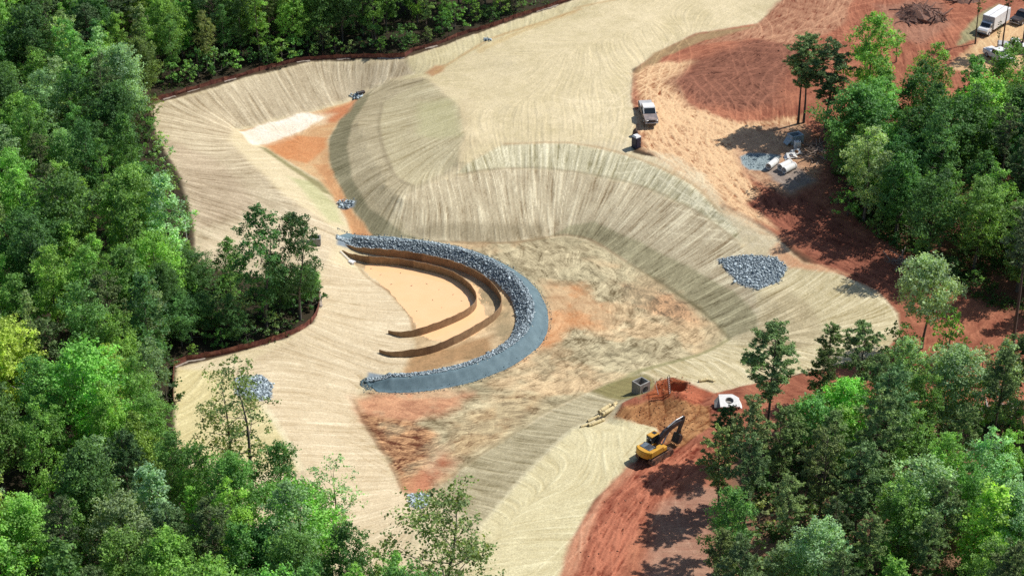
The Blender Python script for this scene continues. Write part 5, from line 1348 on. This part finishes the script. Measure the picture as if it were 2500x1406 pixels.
hero(SHRUB, 0, 905, 1420, 5.0, 'olive green', 'low shrub on the straw between two sparse trees', 'shrub')
hero(SHRUB, 2, 950, 1440, 5.5, 'mid green', 'leafy shrub at the foot of the spreading sparse tree', 'shrub')
hero(SHRUB, 3, 405, 430, 7.0, 'pale grey green', 'thin bare sapling on the western straw slope', 'sapling_tree')
hero(SHRUB, 3, 425, 480, 5.5, 'olive green', 'small twiggy sapling below the thin bare sapling', 'sapling_tree')
hero(PINE, 3, 1768, 1135, 9.5, 'deep green', 'young green pine hiding the foot of the white headwall', 'pine_tree', 1.1)
hero(PINE, 3, 1755, 1240, 12.5, 'pine', 'bushy pine at the red road edge below the young pine', 'pine_tree', 1.1)
hero(SHRUB, 2, 2395, 925, 6.0, 'pale grey green', 'small pale tree standing on open red clay', 'sapling_tree')
hero(SHRUB, 2, 2190, 895, 7.5, 'mid green', 'leafy small tree between bushy pine and the lone tree', 'sapling_tree')
hero(SHRUB, 0, 2225, 905, 4.5, 'deep green', 'dark shrub under the lone pale tree', 'shrub')
hero(PINE, 2, 2462, 1010, 13.0, 'dark pine', 'dark pine at the eastern edge above the fallen logs', 'pine_tree')
hero(HARD, 5, 2400, 1420, 14.5, 'bright lime', 'vivid lime tree in the southern woods', width=1.2)
hero(HARD, 1, 2225, 1370, 15.5, 'pale grey green', 'large pale grey green tree west of the vivid lime tree', width=1.2)
hero(HARD, 3, 1990, 1475, 12.5, 'pale grey green', 'pale rounded tree low in the southern woods')
hero(SHRUB, 2, 2130, 1430, 7.0, 'fresh green', 'bright shrub before the southern pale trees', 'shrub')
hero(LONE, 0, 1975, 1130, 11.0, 'mid green', 'leafy green tree between pine trunks south of the headwall')
hero(HARD, 7, 2055, 1105, 12.0, 'fresh green', 'fresh green crown among the dark southern pines')

def forest(poly, spacing, chooser, seed, region):
    P = wl(poly); r = random.Random(seed); x0, y0 = P.min(0); x1, y1 = P.max(0); pts = []
    tries = int((x1-x0)*(y1-y0)/spacing**2*14)
    cand = np.array([(r.uniform(x0, x1), r.uniform(y0, y1)) for _ in range(tries)])
    cand = cand[poly_sdf(cand[:, 0], cand[:, 1], P) < 0]
    taken = np.array([(a, b_) for a, b_, _ in TREES]) if TREES else np.zeros((0, 2))
    for q in cand:
        if len(taken) and ((taken-q)**2).sum(1).min() < (spacing*.62)**2: continue
        if pts and ((np.array(pts)-q)**2).sum(1).min() < spacing**2: continue
        pts.append(q)
    n = 0; made = []
    for q in pts:
        name, kind, h, tone, w = chooser(r, q)
        word = {'pine_tree': 'pine', 'hardwood_tree': 'hardwood', 'shrub': 'shrub'}[name]
        tw = tone if 'pine' not in tone else ('dark' if 'dark' in tone else 'olive')
        sz = 'tall' if h > 15 else ('short' if h < (12 if name != 'shrub' else 3.6) else 'middling')
        lab = '%s %s %s %s' % (sz, tw, word, region)
        if region.startswith('in the woods west'):
            zy = [(60, 'far up by the fence corner'), (22, 'level with the upper basin'), (-8, 'level with the pond'), (-38, 'level with the riprap pad'), (-999, 'low by the sparse trees')]
            lab = '%s %s western %s %s' % (sz, tw, word, next(w_ for y_, w_ in zy if q[1] > y_))
        o =  tree(name, kind[r.randrange(len(kind))], q[0], q[1], h, tone, lab, 'tree' if name != 'shrub' else 'shrub', '%ss %s' % (word, region), None, w); made.append(o); n += 1
    # the ones that still look alike are told apart by their order from the clearing
    ORD = 'first second third fourth fifth sixth seventh eighth ninth tenth eleventh twelfth thirteenth fourteenth fifteenth sixteenth'.split(); by = {}
    for o in made: by.setdefault(o['label'], []).append(o)
    for lab, v in by.items():
        if len(v) < 2 or len(v) > 16: continue
        v.sort(key=lambda o_: abs(o_.location.x-5)+.01*abs(o_.location.y))
        for k, o_ in enumerate(v): o_['label'] = '%s %s, %s from the clearing' % (lab.split(' ', 1)[0], lab.split(' ', 1)[1], ORD[k])
    return n
def ch_west(r, q):
    if r.random() < .08: return 'pine_tree', PINE, r.uniform(14, 18), 'dark pine', 1.0
    tone = r.choices(['deep green', 'mid green', 'fresh green', 'yellow green', 'pale grey green', 'olive green'], [.14, .34, .26, .05, .17, .04])[0]
    return 'hardwood_tree', HARD, r.uniform(12, 18.5), tone, r.uniform(.76, 1.02)
def ch_north(r, q):
    if r.random() < .18: return 'pine_tree', PINE, r.uniform(15, 19), 'pine', .95
    tone = r.choices(['deep green', 'mid green', 'fresh green', 'olive green', 'yellow green'], [.25, .38, .25, .06, .06])[0]
    return 'hardwood_tree', HARD, r.uniform(11, 17), tone, r.uniform(.8, 1.0)
def ch_east(r, q):
    if r.random() < .10: return 'pine_tree', PINE, r.uniform(15, 19), 'dark pine', 1.0
    tone = r.choices(['deep green', 'mid green', 'fresh green', 'pale grey green'], [.40, .38, .14, .08])[0]
    return 'hardwood_tree', HARD, r.uniform(13, 18), tone, r.uniform(.95, 1.2)
def ch_south(r, q):
    if r.random() < (.80 if q[0] < 50 else .45): return 'pine_tree', PINE[:4], r.uniform(12.5, 18.5), r.choice(['pine', 'pine', 'pine', 'dark pine']), r.uniform(.85, 1.05)
    tone = r.choices(['mid green', 'fresh green', 'pale grey green', 'yellow green'], [.35, .25, .30, .10])[0]
    return 'hardwood_tree', HARD, r.uniform(9, 15), tone, r.uniform(.9, 1.15)
def ch_point(r, q):
    tone = r.choices(['deep green', 'mid green', 'olive green'], [.5, .3, .2])[0]
    return 'hardwood_tree', HARD, r.uniform(6.5, 10.5), tone, 1.15
def ch_shrub(r, q):
    return 'shrub', SHRUB[:3], r.uniform(2.2, 5.8), r.choice(['deep green', 'mid green', 'mid green', 'fresh green', 'olive green']), 1.1
n_ = []
n_.append(forest([(-170,-20),(240,-20),(350,120),(400,215),(345,262),(322,320),(322,400),(350,490),(405,570),(412,650),(430,760),(430,840),(395,880),(380,960),(390,1150),(425,1235),(490,1305),(580,1355),(645,1440),(690,1540),(720,1700),(-260,1700)], 4.9, ch_west, 21, 'in the woods west of the pond'))
n_.append(forest([(260,-20),(1360,-20),(1225,30),(1055,84),(985,108),(880,112),(760,122),(600,160),(480,198),(420,200),(360,110)], 4.1, ch_north, 22, 'behind the northern silt fence'))
n_.append(forest([(2135,350),(2125,400),(2050,432),(2030,490),(2062,532),(2150,585),(2260,640),(2350,690),(2520,765),(2650,770),(2650,335),(2420,325),(2300,325),(2200,335)], 5.4, ch_east, 23, 'east of the haul road'))
n_.append(forest([(1770,1275),(1880,1150),(2000,1050),(2100,1040),(2230,1010),(2330,1040),(2520,1000),(2680,1000),(2680,1720),(1760,1720),(1740,1440)], 5.0, ch_south, 24, 'south of the excavator'))
n_.append(forest([(450,690),(560,695),(690,712),(750,725),(752,750),(735,776),(690,800),(550,842),(440,865)], 4.4, ch_point, 25, 'on the wooded point'))
n_.append(forest([(700,1420),(760,1480),(860,1560),(1000,1600),(1000,1720),(640,1720),(560,1420)], 5.0, ch_west, 26, 'below the straw bank'))
n_.append(forest([(400,205),(480,206),(600,172),(760,139),(985,127),(1060,100),(1230,42),(1300,10),(1230,20),(985,110),(760,120),(600,150),(470,190)], 2.7, ch_shrub, 27, 'along the northern fence'))
n_.append(forest([(455,700),(560,700),(690,716),(762,712),(770,742),(755,780),(690,815),(550,855),(440,880),(400,800)], 3.0, ch_shrub, 28, 'filling the wooded point'))
n_.append(forest([(2060,340),(2070,400),(2020,450),(2030,500),(2110,560),(2240,640),(2340,700),(2400,700),(2120,480),(2100,350)], 3.4, ch_shrub, 29, 'edging the eastern woods'))
n_.append(forest([(1760,1300),(1850,1180),(1960,1080),(2090,1040),(2250,1020),(2400,1060),(2540,1030),(2540,1500),(1760,1500)], 4.6, ch_shrub, 30, 'under the southern pines'))
n_.append(forest([(340,270),(380,262),(372,330),(430,440),(462,545),(466,645),(420,650),(380,560),(340,420)], 3.6, ch_shrub, 31, 'edging the western straw'))
n_.append(forest([(385,900),(418,905),(420,1100),(500,1210),(570,1330),(520,1380),(400,1180)], 3.8, ch_shrub, 32, 'below the pond fence corner'))
print('TREES', n_, len(TREES))

# dead grey snags among the western crowns
def snag(px, py, h, label, seed):
    p = at(px, py); r = random.Random(seed); t = empty('dead_tree', p); tag(t, label, 'tree')
    mb = MB(); bent_tube(mb, (0, 0, -.2), (r.gauss(0, .1), r.gauss(0, .1), 1), h, .16, .05, .05, r, 6, 6); mb.build('trunk', M['deadwood'], t)
    for k in range(9):
        m_ = MB(); z = h*r.uniform(.35, .95); a = r.uniform(0, 6.28)
        bent_tube(m_, (0, 0, z), (math.cos(a), math.sin(a), r.uniform(.2, 1.2)), r.uniform(1, 2.8), .06, .02, .2, r, 5, 4); m_.build('branch', M['deadwood'], t)
snag(90, 1075, 10.5, 'bare grey dead tree in a dark gap of the western woods', 1)
snag(150, 640, 14, 'grey dead top poking between western crowns', 2)
snag(462, 660, 9, 'bleached dead tree at the corner of the western straw slope', 3)

# undergrowth: one mass of low leaves on the forest floors
def undergrowth(polys, n, seed):
    r = np.random.default_rng(seed); C_, O_, T_ = [], [], []
    for poly in polys:
        P = wl(poly); x0, y0 = P.min(0); x1, y1 = P.max(0)
        c = np.stack([r.uniform(x0, x1, n), r.uniform(y0, y1, n)], 1); c = c[poly_sdf(c[:, 0], c[:, 1], P) < 0]
        c = c[fbm(c[:, 0], c[:, 1], 5, 3, 3) > .42]
        z = Hq(c[:, 0], c[:, 1])
        for k in range(len(c)):
            m = 12; hh = r.uniform(.2, .9); q = np.array([c[k, 0], c[k, 1], z[k]+hh*.5])+r.normal(0, 1, (m, 3))*np.array([.4, .4, hh*.35])
            C_.append(q); o = np.zeros((m, 3)); o[:, 2] = 1; O_.append(o); T_.append(np.clip(r.normal(.4, .2)+r.normal(0, .15, m), 0, 1))
    C_, O_, T_ = np.concatenate(C_), np.concatenate(O_), np.concatenate(T_)
    o = put('undergrowth', leaves_mesh('undergrowth', C_, O_, .34, .7, T_, r, M['leaf'])); o.color = (.075, .15, .04, 1)
    return tag(o, 'low green undergrowth covering the forest floor', 'undergrowth', None, 'stuff')
undergrowth([[(250,-40)]+FOREST_L[2:-2]+[(560,1500),(150,1400),(150,300)], [(1990,330),(2040,440),(2100,545),(2230,640),(2330,705),(2500,785),(2560,330),(2150,310)], [(1790,1210),(1900,1080),(2100,990),(2560,1000),(2560,1480),(1760,1480)]], 5200, 41)
